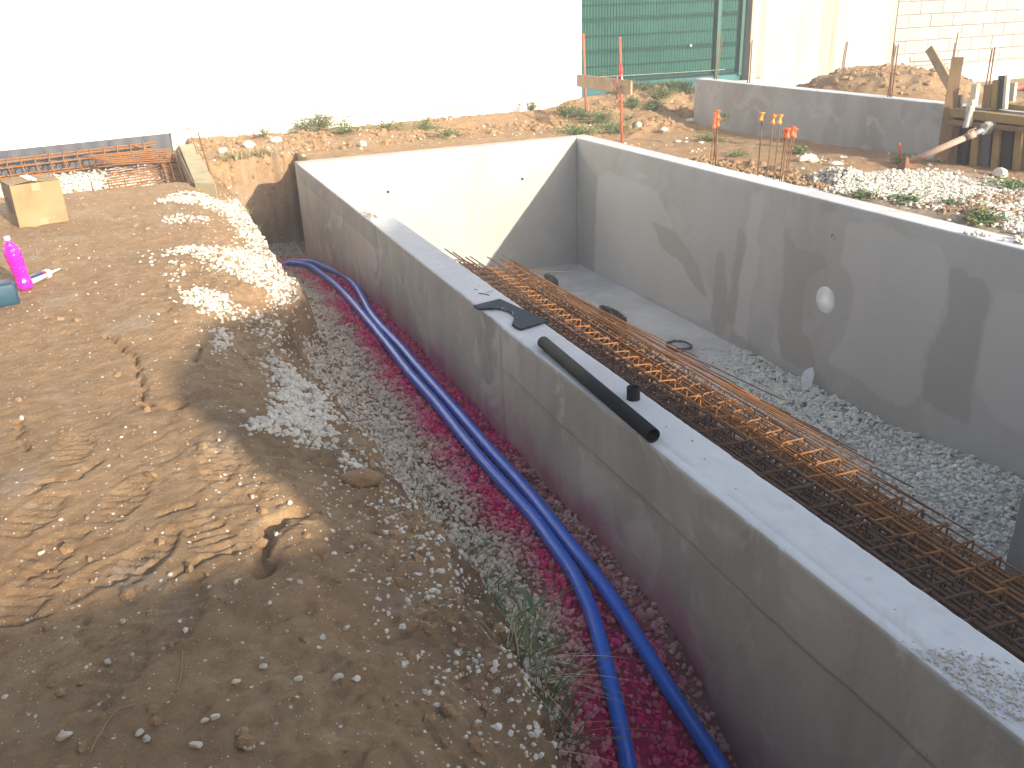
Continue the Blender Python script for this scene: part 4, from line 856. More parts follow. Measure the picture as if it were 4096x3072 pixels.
def stake(name, bpx, tpx, zb_, r, mat, label, cat='stake', group=None, r2=None, bury=.12):
    B = at(*bpx, 'z', zb_); B[2] = float(ground_h(B[0], B[1])); B = at(*bpx, 'z', B[2]); T = at(*tpx, 'y', B[1]); d = (T-B)/np.linalg.norm(T-B)
    o = tube(name, [B-d*bury, B+(T-B)*.5, T], r, mat, n=8); tag(o, label, cat, group); return B, T
stake('rusty_rod', (842, 700), (792, 528), -.03, .0085, M['rustbar'], 'thick rusty rod leaning beside the tan board, right of the thin one'); stake('rusty_rod', (800, 640), (745, 490), -.03, .005, M['rustbar'], 'thin rusty rod leaning against the white house wall behind the tan board')
# ================================================================== RIGHT: RED STAKES WITH BOARD
S1B, S1T = stake('red_stake', (2343, 423), (2333, 134), 0, .016, M['redpaint'], 'worn red steel stake at the corner of the white house', 'stake', 'red stakes carrying the board')
S2B, S2T = stake('red_stake', (2487, 537), (2480, 147), -.2, .016, M['redpaint'], 'worn red steel stake nearer the pool carrying the clamp', 'stake', 'red stakes carrying the board')
bA = at(2313, 322, 'y', S1B[1]-.05); bA[2] -= .0; bB = at(2548, 348, 'y', S2B[1]-.25)
S2m = at(2483, 345, 'y', S2B[1]-.03)
dv = (S2m-bA); bB = bA+dv*1.22; bA2 = bA-dv*.02
bo = tag(empty('profile_board'), 'pale weathered board clamped level across the two red stakes', 'board'); plank('board', bA2, bB, .024, .16, M['wood'], bo)
cl_ = tag(empty('steel_clamp'), 'red steel screw clamp gripping the board on the nearer stake', 'clamp')
c = at(2468, 345, 'y', S2B[1]-.06)
tube('bar', [c+(0, 0, .12), c+(0, 0, -.15)], .008, M['redpaint'], cl_); tube('jaw', [c+(0, 0, .12), c+(.10, .02, .12)], .007, M['redpaint'], cl_); tube('jaw', [c+(0, 0, -.15), c+(.10, .02, -.14)], .007, M['redpaint'], cl_); tube('screw', [c+(-.10, -.02, .04), c+(-.03, -.02, -.08)], .006, M['redpaint'], cl_); tube('screw', [c+(-.03, -.02, -.08), c+(.05, -.02, .0)], .005, M['steel'], cl_)
tube('ribbon', [S2B+(S2T-S2B)*.56, S2B+(S2T-S2B)*.66, S2B+(S2T-S2B)*.74], [.019, .021, .018], M['ribbon'], cl_); 
bm = bmesh.new(); q = at(2485, 305, 'y', S2B[1]-.03); vs = [bm.verts.new(q+np.array(t)) for t in ((0, 0, .03), (.045, -.01, -.10), (.0, -.02, -.09))]; bm.faces.new(vs); tag(bmo('white_rag', bm, M['cloth'], None), 'small white rag tied to the nearer red stake above the board', 'rag')
sl0 = at(2375, 308, 'y', S1B[1]); sl1 = at(2900, 278, 'y', 1.0); tag(tube('string_line', spline([sl0, (sl0+sl1)/2-np.array([0, 0, .005]), sl1], 6), .0022, simple('pale string', (.6, .55, .42), .8), n=5), 'pale builder string stretched from the red stake towards the foundation wall', 'string')
rock('round_stone', 2367, 392, .05, (.13, .11, .12), 'round mottled stone at the foot of the teal wall beside the red stake', 'stone', M['stoneg'], 0, 8, 3, .6)
rock('rubble_lump', 2525, 378, .05, (.26, .14, .13), 'large pale lump of rubble in the weeds right of the board', 'stone', M['stonew'], .3, 9, 3, .2)
for i, (px, py, s3, lb) in enumerate([(1000, 590, (.16, .12, .10), 'largest pale stone behind the pool, left of the far wall'), (895, 610, (.13, .09, .08), 'white stone beside a dark hollow near the leaning rods'), (1075, 605, (.09, .07, .07), 'small square pale stone left of the pool corner'), (1450, 588, (.12, .08, .09), 'upright tan stone standing just behind the far pool wall'),
        (2770, 488, (.20, .08, .06), 'flat white lump of mortar on the mound left of the foundation wall'), (2655, 520, (.15, .10, .07), 'white rubble lump at the foot of the weedy mound'), (2710, 568, (.11, .09, .03), 'flat pale flagstone chip on the bare earth behind the pool'), (2803, 573, (.11, .07, .03), 'white flat chip beside the grass behind the capped bars'), (2552, 507, (.10, .08, .08), 'white rounded stone right of the nearer red stake'),
        (3230, 645, (.22, .12, .10), 'angular grey brick piece on the soil right of the capped bars'), (4000, 705, (.18, .13, .10), 'pale rubble lump in the soil near the right edge'), (3730, 640, (.14, .10, .07), 'tan rubble lump by the foot of the steel prop'), (3340, 660, (.16, .10, .05), 'flat grey tile piece lying between rubble right of the capped bars'), (3255, 650, (.14, .09, .07), 'white broken stone touching the grey brick piece'), (1105, 570, (.15, .12, .09), 'blocky cream stone half sunk in the red earth near the house')]):
    rock('rubble_stone', px, py, -.05, s3, lb, 'stone', M['stonew'] if i not in (3, 9, 11, 12) else M['stoneg'], i*.7, 20+i, 2, .4, 'rubble stones around the plot')
n = 2600; xs = RNG.uniform(3.5, 6.2, n); ys = RNG.uniform(-5.5, 2.6, n); zs = ground_h(xs, ys); m = (fbm(xs*1.5, ys*1.5, 131, 3)+.3*ss(-1.5, -3, ys)-.1 > RNG.rand(n)*.6) & (zs > -.5); xs, ys, zs = xs[m], ys[m], zs[m]
stones('rubble_scatter', np.stack([xs, ys, zs], 1), size_ln(len(xs), .030, .55), M['stonew'], 'broken pale stones scattered over the earth right of the pool', clod=(RNG.rand(len(xs)) < .2)*.9)
n = 900; xs = RNG.uniform(-.9, 4.2, n); ys = RNG.uniform(.5, 2.9, n); zs = ground_h(xs, ys); m = (xs < .2) | (RNG.rand(n) < .3); stones('rubble_scatter', np.stack([xs, ys, zs], 1)[m], size_ln(int(m.sum()), .022, .5), M['stonew'], 'small pale stones scattered between the pool and the white house')
poly = [at(*q, 'z', -.12) for q in ((3170, 735), (3260, 705), (3400, 690), (3560, 695), (3760, 715), (3900, 745), (4200, 770), (4400, 1000), (4096, 940), (3900, 880), (3500, 800), (3300, 765), (3200, 750))]
xs, ys = scatter_poly(poly, 15000, .06, .45); m = xs > 3.44; xs, ys = xs[m], ys[m]; zs = ground_h(xs, ys)
stones('gravel_spread', np.stack([xs, ys, zs+RNG.uniform(-.005, .02, len(xs))], 1), size_ln(len(xs), .034, .25), M['stonew'], 'white gravel spread along the right hand pool wall', clod=((fbm(xs*2.5, ys*2.5, 141, 3) > .32) & (RNG.rand(len(xs)) < .7))*.9)
# footing and capped bars
ft = tag(empty('rough_footing'), 'rough grey concrete footing against the outside of the right pool wall', 'footing')
bm = bmesh.new(); a_ = np.linspace(3.435, 4.02, 24); b_ = np.linspace(-3.62, -1.5, 70); g_ = {}
for i, x in enumerate(a_):
    for j, y in enumerate(b_):
        e = 3.90+.10*float(fbm(y*4, 1, 151, 3)); g_[i, j] = bm.verts.new((x, y, -.13+.012*float(fbm(x*20, y*20, 152, 3))-.2*float(ss(e-.02, e+.08, x))))
for i in range(23):
    for j in range(69): bm.faces.new((g_[i, j], g_[i+1, j], g_[i+1, j+1], g_[i, j+1]))
bmo('slab', bm, M['conc_top'], ft)
n = 1500; ys = RNG.uniform(-3.6, -1.5, n); xs = 3.93+.10*fbm(ys*4, ys*0+1, 151, 3)+RNG.normal(0, .05, n)+.06; zs = -.13+.06*RNG.rand(n)-.04
stones('broken_edge', np.stack([xs, ys, zs-.01], 1), size_ln(n, .035, .45), M['soil'], parent=ft)
BARS = [((2841, 655), (2862, 452), 0), ((2851, 660), (2874, 470), 0), ((2863, 662), (2872, 440), 0), ((2862, 660), (2856, 478), 0), ((3031, 700), (3050, 448), 1), ((3066, 706), (3097, 458), 1), ((3094, 712), (3124, 457), 1), ((3118, 724), (3145, 512), 0), ((3126, 726), (3154, 512), 0), ((3136, 725), (3174, 505), 0), ((3143, 724), (3182, 512), 0)]
capn = ['leftmost cluster, front left', 'leftmost cluster, second from the left', 'leftmost cluster, tallest one', 'leftmost cluster, lowest one', 'leftmost amber one standing alone', 'middle of the three amber ones', 'rightmost of the three amber ones', 'right cluster, leftmost', 'right cluster, second from the left', 'right cluster, tallest one', 'right cluster, rightmost']
for i, (b, t, k) in enumerate(BARS):
    B = at(*b, 'z', -.12); T = at(*t, 'y', B[1]); e = tag(empty('capped_bar'), ('thin rusty bar with an amber cap, ' if k else 'thin rusty bar with red orange cap, ')+capn[i], 'starter bar', 'capped starter bars behind the pool'); d = (T-B)/np.linalg.norm(T-B)
    tube('bar', [B-d*.08, (B+T)/2, T-d*.02], .0058, M['rustbar'], e, 6)
    tl = Vector(d)+Vector((.12*(1 if k else -.04), 0, 0)); lathe('cap', [(0, -.088), (.016, -.086), (.022, -.078), (.022, -.070), (.011, -.042), (.011, -.034), (.024, -.008), (.024, -.002), (.018, 0), (0, 0)], M['capy'] if k else M['cap'], e, 12, T, T+np.array(tl), smooth=False)
# ================================================================== FOUNDATION WALL
F0 = np.array([6.25, -2.645, 0]); dF = np.array([-.158, .9874, 0]); nF = np.array([-.9874, -.158, 0])
fw = tag(empty('foundation_wall'), 'low grey concrete foundation wall with starter bars, behind the pool on the right', 'wall')
def fwp(s, o, z): return (F0[0]+dF[0]*s-nF[0]*o, F0[1]+dF[1]*s-nF[1]*o, z)
topz = lambda s: .347+.026*s
L = 7.2
me = wallsweep('wall', L, [(o, z, e, d_, f) for (o, z, e, d_, f) in profile(.2, -.75, 40, 10)], lambda S, O, Zz: (F0[0]+dF[0]*(3.75-S)-nF[0]*O, F0[1]+dF[1]*(3.75-S)-nF[1]*O, Zz+np.where(Zz > -.3, 1, 1)*(.347+.026*(3.75-S))), M['conc_mid'], .05, .006); me.materials.append(M['conc_top'])
assign_faces(me, lambda c, n: np.where((n[:, 2] > .8), 1, 0)); link('wall', me, None, fw)
V = []; F = []
for i in range(13):
    for j in range(5): p = fwp(3.77+.01*math.sin(j*2), .25-.045*j-.02*math.sin(i), .42-.06*i); V.append((p[0]-.03*math.sin(i*.5+j), p[1]+.02*math.sin(i*.9), p[2]))
for i in range(12):
    for j in range(4): a = i*5+j; F.append((a, a+1, a+6, a+5))
link('membrane_strip', mesh('strip', V, F, True), M['tarp'], fw)
for (b, t) in [((2856, 318), (2876, 150)), ((2864, 317), (2890, 144)), ((2990, 331), (3001, 172)), ((2998, 332), (3009, 159)), ((3549, 390), (3585, 182)), ((3559, 391), (3578, 174)), ((3566, 392), (3594, 176)), ((3930, 423), (3969, 195)), ((3945, 423), (3980, 189))]:
    B = atp(b[0], b[1], fwp(0, .10, 0), nF); T = at(*t, 'y', B[1]); tube('starter_bar', [B-np.array([0, 0, .1]), (B+T)/2, T], .0075, M['rustbar'], fw, 6)
# rear part of the foundations: lit ledge and rods
box('ledge', (7.2, 2.70, -.4), (16, 2.99, .19), M['conc_top'], tag(empty('house_footing'), 'pale concrete ledge along the foot of the cream and block walls', 'footing'), .01)
for i, (b, t, lb) in enumerate([((3366, 268), (3386, 167), 'left rod of the pair behind the soil heap'), ((3373, 268), (3392, 166), 'right rod of the pair behind the soil heap'), ((3811, 254), (3833, 128), 'tall dark rod in front of the block wall beside the upright plank'), ((3808, 254), (3820, 170), 'shorter dark rod in front of the block wall beside the upright plank')]):
    B = at(*b, 'y', 1.6); T = at(*t, 'y', 1.6); tag(tube('dark_rod', [B-np.array([0, 0, .25]), (B+T)/2, T], .009, M['rustbar'], n=6), lb, 'rod')
a = at(3640, 248, 'y', 1.6); b = at(3812, 238, 'y', 1.6); c = at(3640, 228, 'y', 1.6); tag(tube('bent_rod', [c, a, a+(b-a)*.02, b], .008, M['rustbar'], n=6), 'thin bent rod running level in front of the block wall behind the leaning plank', 'rod')
# soil heap behind the wall
hc = at(3500, 330, 'y', -.9)
bm = bmesh.new(); n = 70; g_ = {}
for i in range(n):
    for j in range(n):
        u = -1+2*i/(n-1); v = -1+2*j/(n-1); x = hc[0]+.62+u*1.25+v*.1; y = hc[1]+.35+v*1.45; r2 = math.hypot(u, v); f = float(fbm(x*1.6, y*1.6, 161, 4)); f2 = float(fbm(x*7, y*7, 162, 4))
        h = .27*float(ss(1.0, .45, r2+.12*f))*(1+.25*f)+.05*f2*float(ss(1, .7, r2)); h = h if x+.16*y > 6.1 else h-.6*min(1, (6.1-x-.16*y)*12); g_[i, j] = bm.verts.new((x, y, .24+h))
for i in range(n-1):
    for j in range(n-1): bm.faces.new((g_[i, j], g_[i+1, j], g_[i+1, j+1], g_[i, j+1]))
hp = tag(empty('soil_heap'), 'rounded heap of dug brown earth behind the low foundation wall', 'soil heap'); me = bpy.data.meshes.new('heap'); bm.to_mesh(me); bm.free(); me.polygons.foreach_set('use_smooth', [True]*len(me.polygons)); link('earth', me, M['soil'], hp)
vv = np.array([v.co[:] for v in me.vertices]); k = RNG.randint(0, len(vv), 700); q = vv[k]; q = q[(q[:, 2] > .29) & (q[:, 0]+.16*q[:, 1] > 6.15)]; stones('clods', q, size_ln(len(q), .05, .45), M['soil'], parent=hp)
# ================================================================== FORMWORK
fm = tag(empty('formwork'), 'timber and steel formwork closing the right end of the foundation wall', 'formwork')
def onF(px, py, o): return atp(px, py, F0+nF*o, nF)
def fb(name, a, b, wd, th, mat, off, par=fm, up=None, seed=0):
    A_ = onF(*a, off); B_ = onF(*b, off); return plank(name, A_, B_, wd, th, mat, par, tuple(nF) if up is None else up, seed=seed)
sw = 3506/6.9
fb('beam', (3800, 446), (4230, 497), .075, .12, M['woody'], .14, seed=1)
fb('ledger', (3800, 486), (4230, 530), .05, .09, M['woodd'], .16, seed=2)
xs_ = [3822, 3862, 3905, 3948, 3990, 4033, 4076, 4120]
for i, x in enumerate(xs_):
    fb('stud', (x+8, 470+i*4), (x-14, 690+i*6), .105 if i % 2 else .07, .05, [M['woodd'], M['caseb'], M['woody'], M['membrane'], M['woody'], M['caseb'], M['woody'], M['woodd']][i], .07 if i % 2 else .10, seed=i)
fb('backing_panel', (3960, 520), (3940, 700), 1.0, .02, M['tarp'], .02)
fb('stub_post', (3904, 335), (3893, 422), .062, .05, M['woodp'], .13, seed=3); fb('stub_post', (3885, 400), (3876, 506), .06, .05, M['woodp'], .2, seed=4)
fb('stub_post', (3958, 338), (3946, 432), .075, .05, M['woodd'], .05, seed=5); fb('stub_post', (3985, 320), (3975, 440), .05, .04, M['woody'], .05, seed=6); fb('stub_post', (4013, 302), (4003, 436), .07, .05, M['membrane'], .0, seed=7)
fb('stub_post', (4030, 306), (4020, 436), .03, .05, M['woodp'], .04, seed=8); fb('stub_post', (4052, 332), (4044, 405), .07, .04, M['woodp'], -.15, seed=9); fb('top_rail', (4030, 425), (4250, 452), .05, .05, M['woody'], -.1, seed=10)
fb('side_panel', (3830, 380), (3822, 470), .11, .03, M['membrane'], .02, seed=11); fb('side_strip', (3852, 378), (3848, 415), .02, .03, M['woodp'], .06, seed=12)
lathe('pale_tube', [(0, 0), (.030, 0), (.034, .01), (.028, .02), (.026, .19), (.020, .21), (0, .21)], M['steel'], fm, 14, onF(3862, 512, .26), onF(3884, 418, .26))
up = tag(empty('upright_plank'), 'long brown plank standing upright at the end of the foundation wall', 'plank'); A_ = onF(3832, 229, .16); B_ = onF(3768, 640, .22); plank('plank', A_, B_, .11, .03, M['woodd'], up, (-.75, -.65, 0))
ln = tag(empty('leaning_plank'), 'narrow pale plank leaning to the left behind the upright plank', 'plank'); plank('plank', onF(3717, 192, -.1), onF(3806, 352, -.1), .09, .035, M['wood'], ln, tuple(nF))
# steel prop
pr = tag(empty('steel_prop'), 'rusty steel prop bracing the formwork, its foot on the rubble', 'prop'); A_ = at(3632, 650, 'z', -.14); B_ = onF(3880, 542, .42); C_ = onF(3960, 508, .22)
d = (B_-A_)/np.linalg.norm(B_-A_)
tube('outer_tube', [A_, (A_+B_)/2, B_], .031, M['prop'], pr, 14); tube('collar', [B_-d*.03, B_+d*.05], .038, M['prop'], pr, 14); tube('inner_tube', [B_, C_], .026, M['steel'], pr, 12)
tube('handle', spline([onF(3874, 536, .45), onF(3872, 526, .47), onF(3880, 520, .47), onF(3905, 512, .45)], 4), .007, M['prop'], pr); tube('handle', [onF(3925, 502, .42), onF(3960, 494, .42)], .008, M['woodp'], pr)
bmo('swivel_head', obox(*onF(3950, 512, .24), .12, .06, .12, Matrix.Rotation(.5, 3, 'X'), bev=.01) , M['steel'], pr)
bm = bmesh.new(); q = A_+np.array([-.03, 0, 0]); vs = [bm.verts.new(q+np.array(t)) for t in ((-.07, -.07, -.045), (.09, -.05, -.045), (.06, .08, -.045), (-.06, .06, -.045), (0, 0, .07))]
for f in ((0, 1, 4), (1, 2, 4), (2, 3, 4), (3, 0, 4)): bm.faces.new([vs[i] for i in f])
bmo('foot_plate', bm, M['rustbar'], pr)
stake('short_red_stake', (3602, 642), (3598, 572), -.15, .013, M['redpaint'], 'short orange red stake pinning the foot of the steel prop')
# far right odds and ends
tz = at(3950, 405, 'y', -1.5)
trp = tag(empty('black_tarpaulin'), 'black tarpaulin bundled behind the formwork stubs', 'tarpaulin'); bm = bmesh.new(); g_ = {}
A0 = at(3800, 330, 'y', -.4); A1 = at(4090, 345, 'y', -.4)
for i in range(24):
    for j in range(9):
        t = i/23; p = A0+(A1-A0)*t; g_[i, j] = bm.verts.new((p[0]+.05*float(fbm(i*.5, j*.6, 171, 3)), p[1]-j*.05-.06*float(fbm(i*.6, j*.5, 172, 3)), p[2]-j*.032-.04*float(fbm(i*.35, 3, 173, 2))))
for i in range(23):
    for j in range(8): bm.faces.new((g_[i, j], g_[i+1, j], g_[i+1, j+1], g_[i, j+1]))
bmo('sheet', bm, M['tarp'], trp, True)
tag(tube('red_pipe', spline([at(3960, 375, 'y', -.8), at(4020, 362, 'y', -.8), at(4130, 335, 'y', -.8)], 5), .035, M['redpipe'], n=12), 'red ribbed pipe end sticking out behind the formwork at the right edge', 'pipe')
tag(tube('red_pipe', spline([at(3850, 395, 'y', -.9), at(3920, 380, 'y', -.9), at(3950, 375, 'y', -.9)], 5), .03, simple('dusty pink pipe', (.5, .25, .18), .7), n=12), 'dusty faded pipe lying between the pale stub and the brown stubs', 'pipe')
# ================================================================== WALLS OF THE NEIGHBOURS
wh = tag(empty('white_house'), 'blank white rendered house wall filling the upper left', 'house')
HX = 4.905
box('wall', (-14, 3.0, .10), (HX, 3.25, 5.2), M['white'], wh, .004); box('plinth', (-14, 3.012, -.6), (HX-.002, 3.24, .0965), M['white'], wh, .004)
tag(tube('cable', spline([(-3.9, 2.992, .13), (-2.5, 2.992, .118), (-1.09, 2.992, .112), (.2, 2.991, .105), (.9, 2.985, .118), (1.6, 2.99, .10), (2.8, 2.992, .095), (3.9, 2.99, .088), (4.3, 2.985, .10), (4.8, 2.985, .12)], 5), .0035, simple('grey cable', (.22, .21, .2), .6), wh, 5), 'thin grey cable run along the plinth')
for q in ((1620, 428), (1632, 422), (1619, 455)): p = at(*q, 'y', 2.998); box('wall_clip', (p[0]-.012, 2.985, p[2]-.012), (p[0]+.012, 2.999, p[2]+.014), simple('grey clip', (.35, .35, .37), .5), wh, .002)
# green fence
YF = 3.2; fe = tag(empty('green_fence'), 'green wire mesh fence backed with green screening on a teal low wall', 'fence')
XR = 7.99
bmo('screen', obox((HX+.0+XR)/2+.01, YF+.05, 1.35, XR-HX-.04, .004, 2.10), M['screen'], fe)
box('low_wall', (HX+.005, YF+.0, -.5), (7.95, YF+.16, .27), M['teal'], fe, .008)
for px0, ww in ((7.47, .07), (7.93, .06)): box('post', (px0-ww/2, YF-.03, .25), (px0+ww/2, YF+.03, 2.4), M['fpost'], fe, .004)
def fold(z):
    o = 0
    for c_ in (.34, .76, 1.22, 1.9): o = max(o, .035*max(0, 1-abs(z-c_)/.035))
    return o
V = []; F = []
zz_ = sorted(set([.30, .305, .34, .375, .55, .725, .76, .795, 1.0, 1.185, 1.22, 1.255, 1.5, 1.865, 1.9, 1.935, 2.35]))
x = HX+.04
while x < XR-.06:
    if abs(x-7.47) > .04:
        v, f = tube_data([(x, YF-.0-fold(z), z) for z in zz_], .0045, 4); o_ = len(V); V += v; F += [tuple(q+o_ for q in ff) for ff in f]
    x += .0505
for z in (.305, .36, .54, .74, .78, .98, 1.20, 1.24, 1.42, 1.6, 1.88, 1.92): 
    for x0, x1 in ((HX+.01, 7.43), (7.51, 7.90)):
        v, f = tube_data([(x0, YF-.006-fold(z), z), ((x0+x1)/2, YF-.006-fold(z), z), (x1, YF-.006-fold(z), z)], .0045, 4); o_ = len(V); V += v; F += [tuple(q+o_ for q in ff) for ff in f]
tag(link('wire_mesh', mesh('wire_mesh', V, F), M['wire'], fe), kind='stuff')
p = at(2763, 182, 'y', YF-.02); rock_ = lathe('scrap', [(0, 0), (.02, .002), (.022, .008), (0, .012)], M['wplas'], None, 10, p, p+np.array([.2, -1, .3])); tag(rock_, 'white scrap of plastic caught in the green fence mesh', 'scrap')
# cream wall and block wall
cw = tag(empty('cream_wall'), 'tall cream rendered wall with brown vertical streaks right of the green fence', 'wall'); box('wall', (8.0, 3.05, -.4), (11.04, 3.3, 4.5), M['cream'], cw, .006)
bw = tag(empty('block_wall'), 'unrendered wall of pale aerated blocks at the upper right', 'wall'); box('mortar', (11.06, 3.085, -.4), (20.5, 3.28, 4.5), M['mortar'], bw, .002)
bm0 = {}
def block_mesh(wd):
    k = round(wd, 3)
    if k not in bm0:
        b = obox(0, 0, 0, wd, .03, .205, bev=.004); me = bpy.data.meshes.new('block'); b.to_mesh(me); b.free(); me.materials.append(M['block']); bm0[k] = me
    return bm0[k]
for c_ in range(12):
    z = .31+.215*c_; x = 11.065; first = .52 if c_ % 2 == 0 else .27
    while x < 18.6:
        wd = first if x < 11.07 else .52; o = bpy.data.objects.new('block', block_mesh(wd-.009)); col.objects.link(o); o.parent = bw; o.location = (x+wd/2, 3.078+RNG.uniform(-.003, .003), z); o.rotation_euler = (0, RNG.uniform(-.003, .003), 0); x += wd
box('concrete_band', (11.07, 3.06, -.35), (20, 3.10, .20), M['cream'], bw, .006)
for (q0, q1, lb) in (((3693, 205), (3675, 255), 0), ((3735, 270), (3715, 305), 1)): pass
# ================================================================== PLANTS
def blades(name, spots, mat, label=None, kind='stuff', n=22, h=.16, w_=.004, spread=.05, droop=.5, cat=None, group=None, lean=(0, 0)):
    V = []; F = []; T = []
    for (x, y, s_) in spots:
        z = float(ground_h(x, y)) if not isinstance(s_, tuple) else s_[1]; sc_ = s_ if not isinstance(s_, tuple) else s_[0]
        for i in range(int(n*max(.4, sc_))):
            a = RNG.uniform(0, 6.283); rr = spread*sc_*math.sqrt(RNG.rand()); bx, by = x+rr*math.cos(a), y+rr*math.sin(a); hh = h*sc_*RNG.uniform(.45, 1.15); a2 = a+RNG.normal(0, .6); dr = droop*RNG.uniform(.3, 1.4); tone = RNG.rand(); ww = w_*RNG.uniform(.6, 1.4)*min(1.3, sc_); px_, py_ = -math.sin(a2)*ww, math.cos(a2)*ww; o_ = len(V)
            for k in range(5):
                t = k/4; ox = dr*hh*t*t+lean[0]*hh*t; q = (bx+ox*math.cos(a2), by+ox*math.sin(a2)+lean[1]*hh*t, z-.01+hh*(t-.38*dr*t*t)); wk = (1-t)**.7
                V += [(q[0]-px_*wk, q[1]-py_*wk, q[2]), (q[0]+px_*wk, q[1]+py_*wk, q[2])]; T += [tone, tone]
            F += [(o_+2*k, o_+2*k+1, o_+2*k+3, o_+2*k+2) for k in range(4)]
    me = npmesh(name, np.array(V), np.array(F), True, {'tone': np.array(T)}); me.materials.append(mat); return tag(link(name, me), label, cat, group, kind)
def foot_pts(lst, z=-.45): return [tuple(at(x/D, y/D, 'z', z)[:2])+(s,) for x, y, s in lst]
gsp = foot_pts([(900, 1110, .8), (930, 1125, .7), (960, 1170, .7), (1000, 1175, .9), (1040, 1215, 1), (1035, 1260, .8), (1050, 1300, .8), (1075, 1345, .7), (1085, 1395, 1.1), (1110, 1450, .9), (1105, 1500, .9), (1130, 1530, 1.2), (1120, 1580, 1.1), (1150, 1610, 1), (1180, 1640, 1.1), (1160, 1560, .9), (595, 700, .5), (1010, 1140, .5)])
blades('trench_grass', gsp, M['grass'], 'wispy green grass rooted along the foot of the earth bank', n=20, h=.15, w_=.0024, spread=.08, droop=1.4, lean=(.5, -.1))
blades('dry_grass', [(x, y, s*.8) for x, y, s in gsp], M['dry'], 'dry straw coloured grass along the bank', n=14, h=.14, w_=.0016, spread=.09, droop=1.5, lean=(.3, 0))
e1 = [(-.62, .95, 1), (-.50, .96, 1.1), (-.38, .95, .9), (-.22, .97, 1.2), (-.10, .96, 1.1), (-.02, .98, .8), (-.72, .9, .7), (-.28, 1.05, .9), (-.75, .3, .6), (-.72, -.6, .7), (-.70, -1.1, .8), (-.71, -1.6, .7), (-.74, -2.4, .6)]
blades('dry_grass', e1, M['dry'], 'tuft of dry grass hanging over the end of the trench', n=36, h=.19, w_=.0028, spread=.07, droop=1.3); blades('end_grass', e1[:4], M['grass'], 'green grass at the end of the trench', n=16, h=.13, w_=.0028, spread=.06, droop=.9)
def blade_leaf(px, py, z, L, lab):  # one broad reed like leaf
    p = at(px/D, py/D, 'z', z); V = []; F = []; m_ = 14
    for k in range(m_+1): t = k/m_; w1 = .010*math.sin(math.pi*min(1, t*1.0+.05))**.8; q = (p[0]+.02*math.sin(t*3), p[1]+.08-.30*t*L, z+.10*math.sin(t*2.6)*L+.04); V += [(q[0]-w1, q[1], q[2]), (q[0]+w1, q[1], q[2]+.004)]
    for k in range(m_): F.append((2*k, 2*k+1, 2*k+3, 2*k+2))
    me = npmesh('reed_leaf', np.array(V), np.array(F), True, {'tone': np.zeros(len(V))}); me.materials.append(M['leaf']); tag(link('reed_leaf', me), lab, 'leaf')
blade_leaf(1105, 1330, -.45, 1.0, 'single broad dark green leaf arching over the trench gravel')
def weed(name, px, py, zg, h, w_, nl, label, cat='weed', group='weeds', mat='leaf', seed=0, ls=.022, snap=True, y=None):
    p = at(px, py, 'z', zg) if y is None else at(px, py, 'y', y)
    if snap: 
        z = zg
        for _ in range(12): p = at(px, py, 'z', z); z = .5*z+.5*float(ground_h(p[0], p[1]))
    rr = np.random.RandomState(seed); V = []; F = []; T = []; SV = []; SF = []; ns = max(4, nl//16)
    e = tag(empty(name, (p[0], p[1], p[2])), label, cat, group)
    for s_ in range(ns):
        a = rr.uniform(0, 6.283); rd = w_*rr.uniform(.15, 1); tip = np.array([rd*math.cos(a), rd*math.sin(a), h*rr.uniform(.35, 1)*(1.1-.5*rd/w_)]); mid = tip*np.array([.4, .4, .65]); P = spline([np.array([0, 0, -.02]), mid, tip], 4); v, f = tube_data(P, .002, 4); o_ = len(SV); SV += v; SF += [tuple(q+o_ for q in ff) for ff in f]
        for l_ in range(nl//ns):
            t = rr.uniform(.25, 1); c_ = P[int(t*(len(P)-1))]+rr.normal(0, w_*.09, 3); sz_ = ls*rr.uniform(.5, 1.3); d = rr.normal(0, 1, 3); d[2] = abs(d[2])*.4; d /= np.linalg.norm(d); n_ = rr.normal(0, .5, 3)+np.array([0, 0, 1]); s2 = np.cross(d, n_); s2 /= np.linalg.norm(s2); o_ = len(V)
            V += [c_, c_+d*sz_*.5+s2*sz_*.3, c_+d*sz_*1.1, c_+d*sz_*.5-s2*sz_*.3]; T += [rr.rand()]*4; F.append((o_, o_+1, o_+2, o_+3))
    me = npmesh('foliage', np.array(V), np.array(F), False, {'tone': np.array(T)}); me.materials.append(M[mat]); link('foliage', me, None, e)
    link('stem', mesh('stem', SV, SF), M['root'], e)
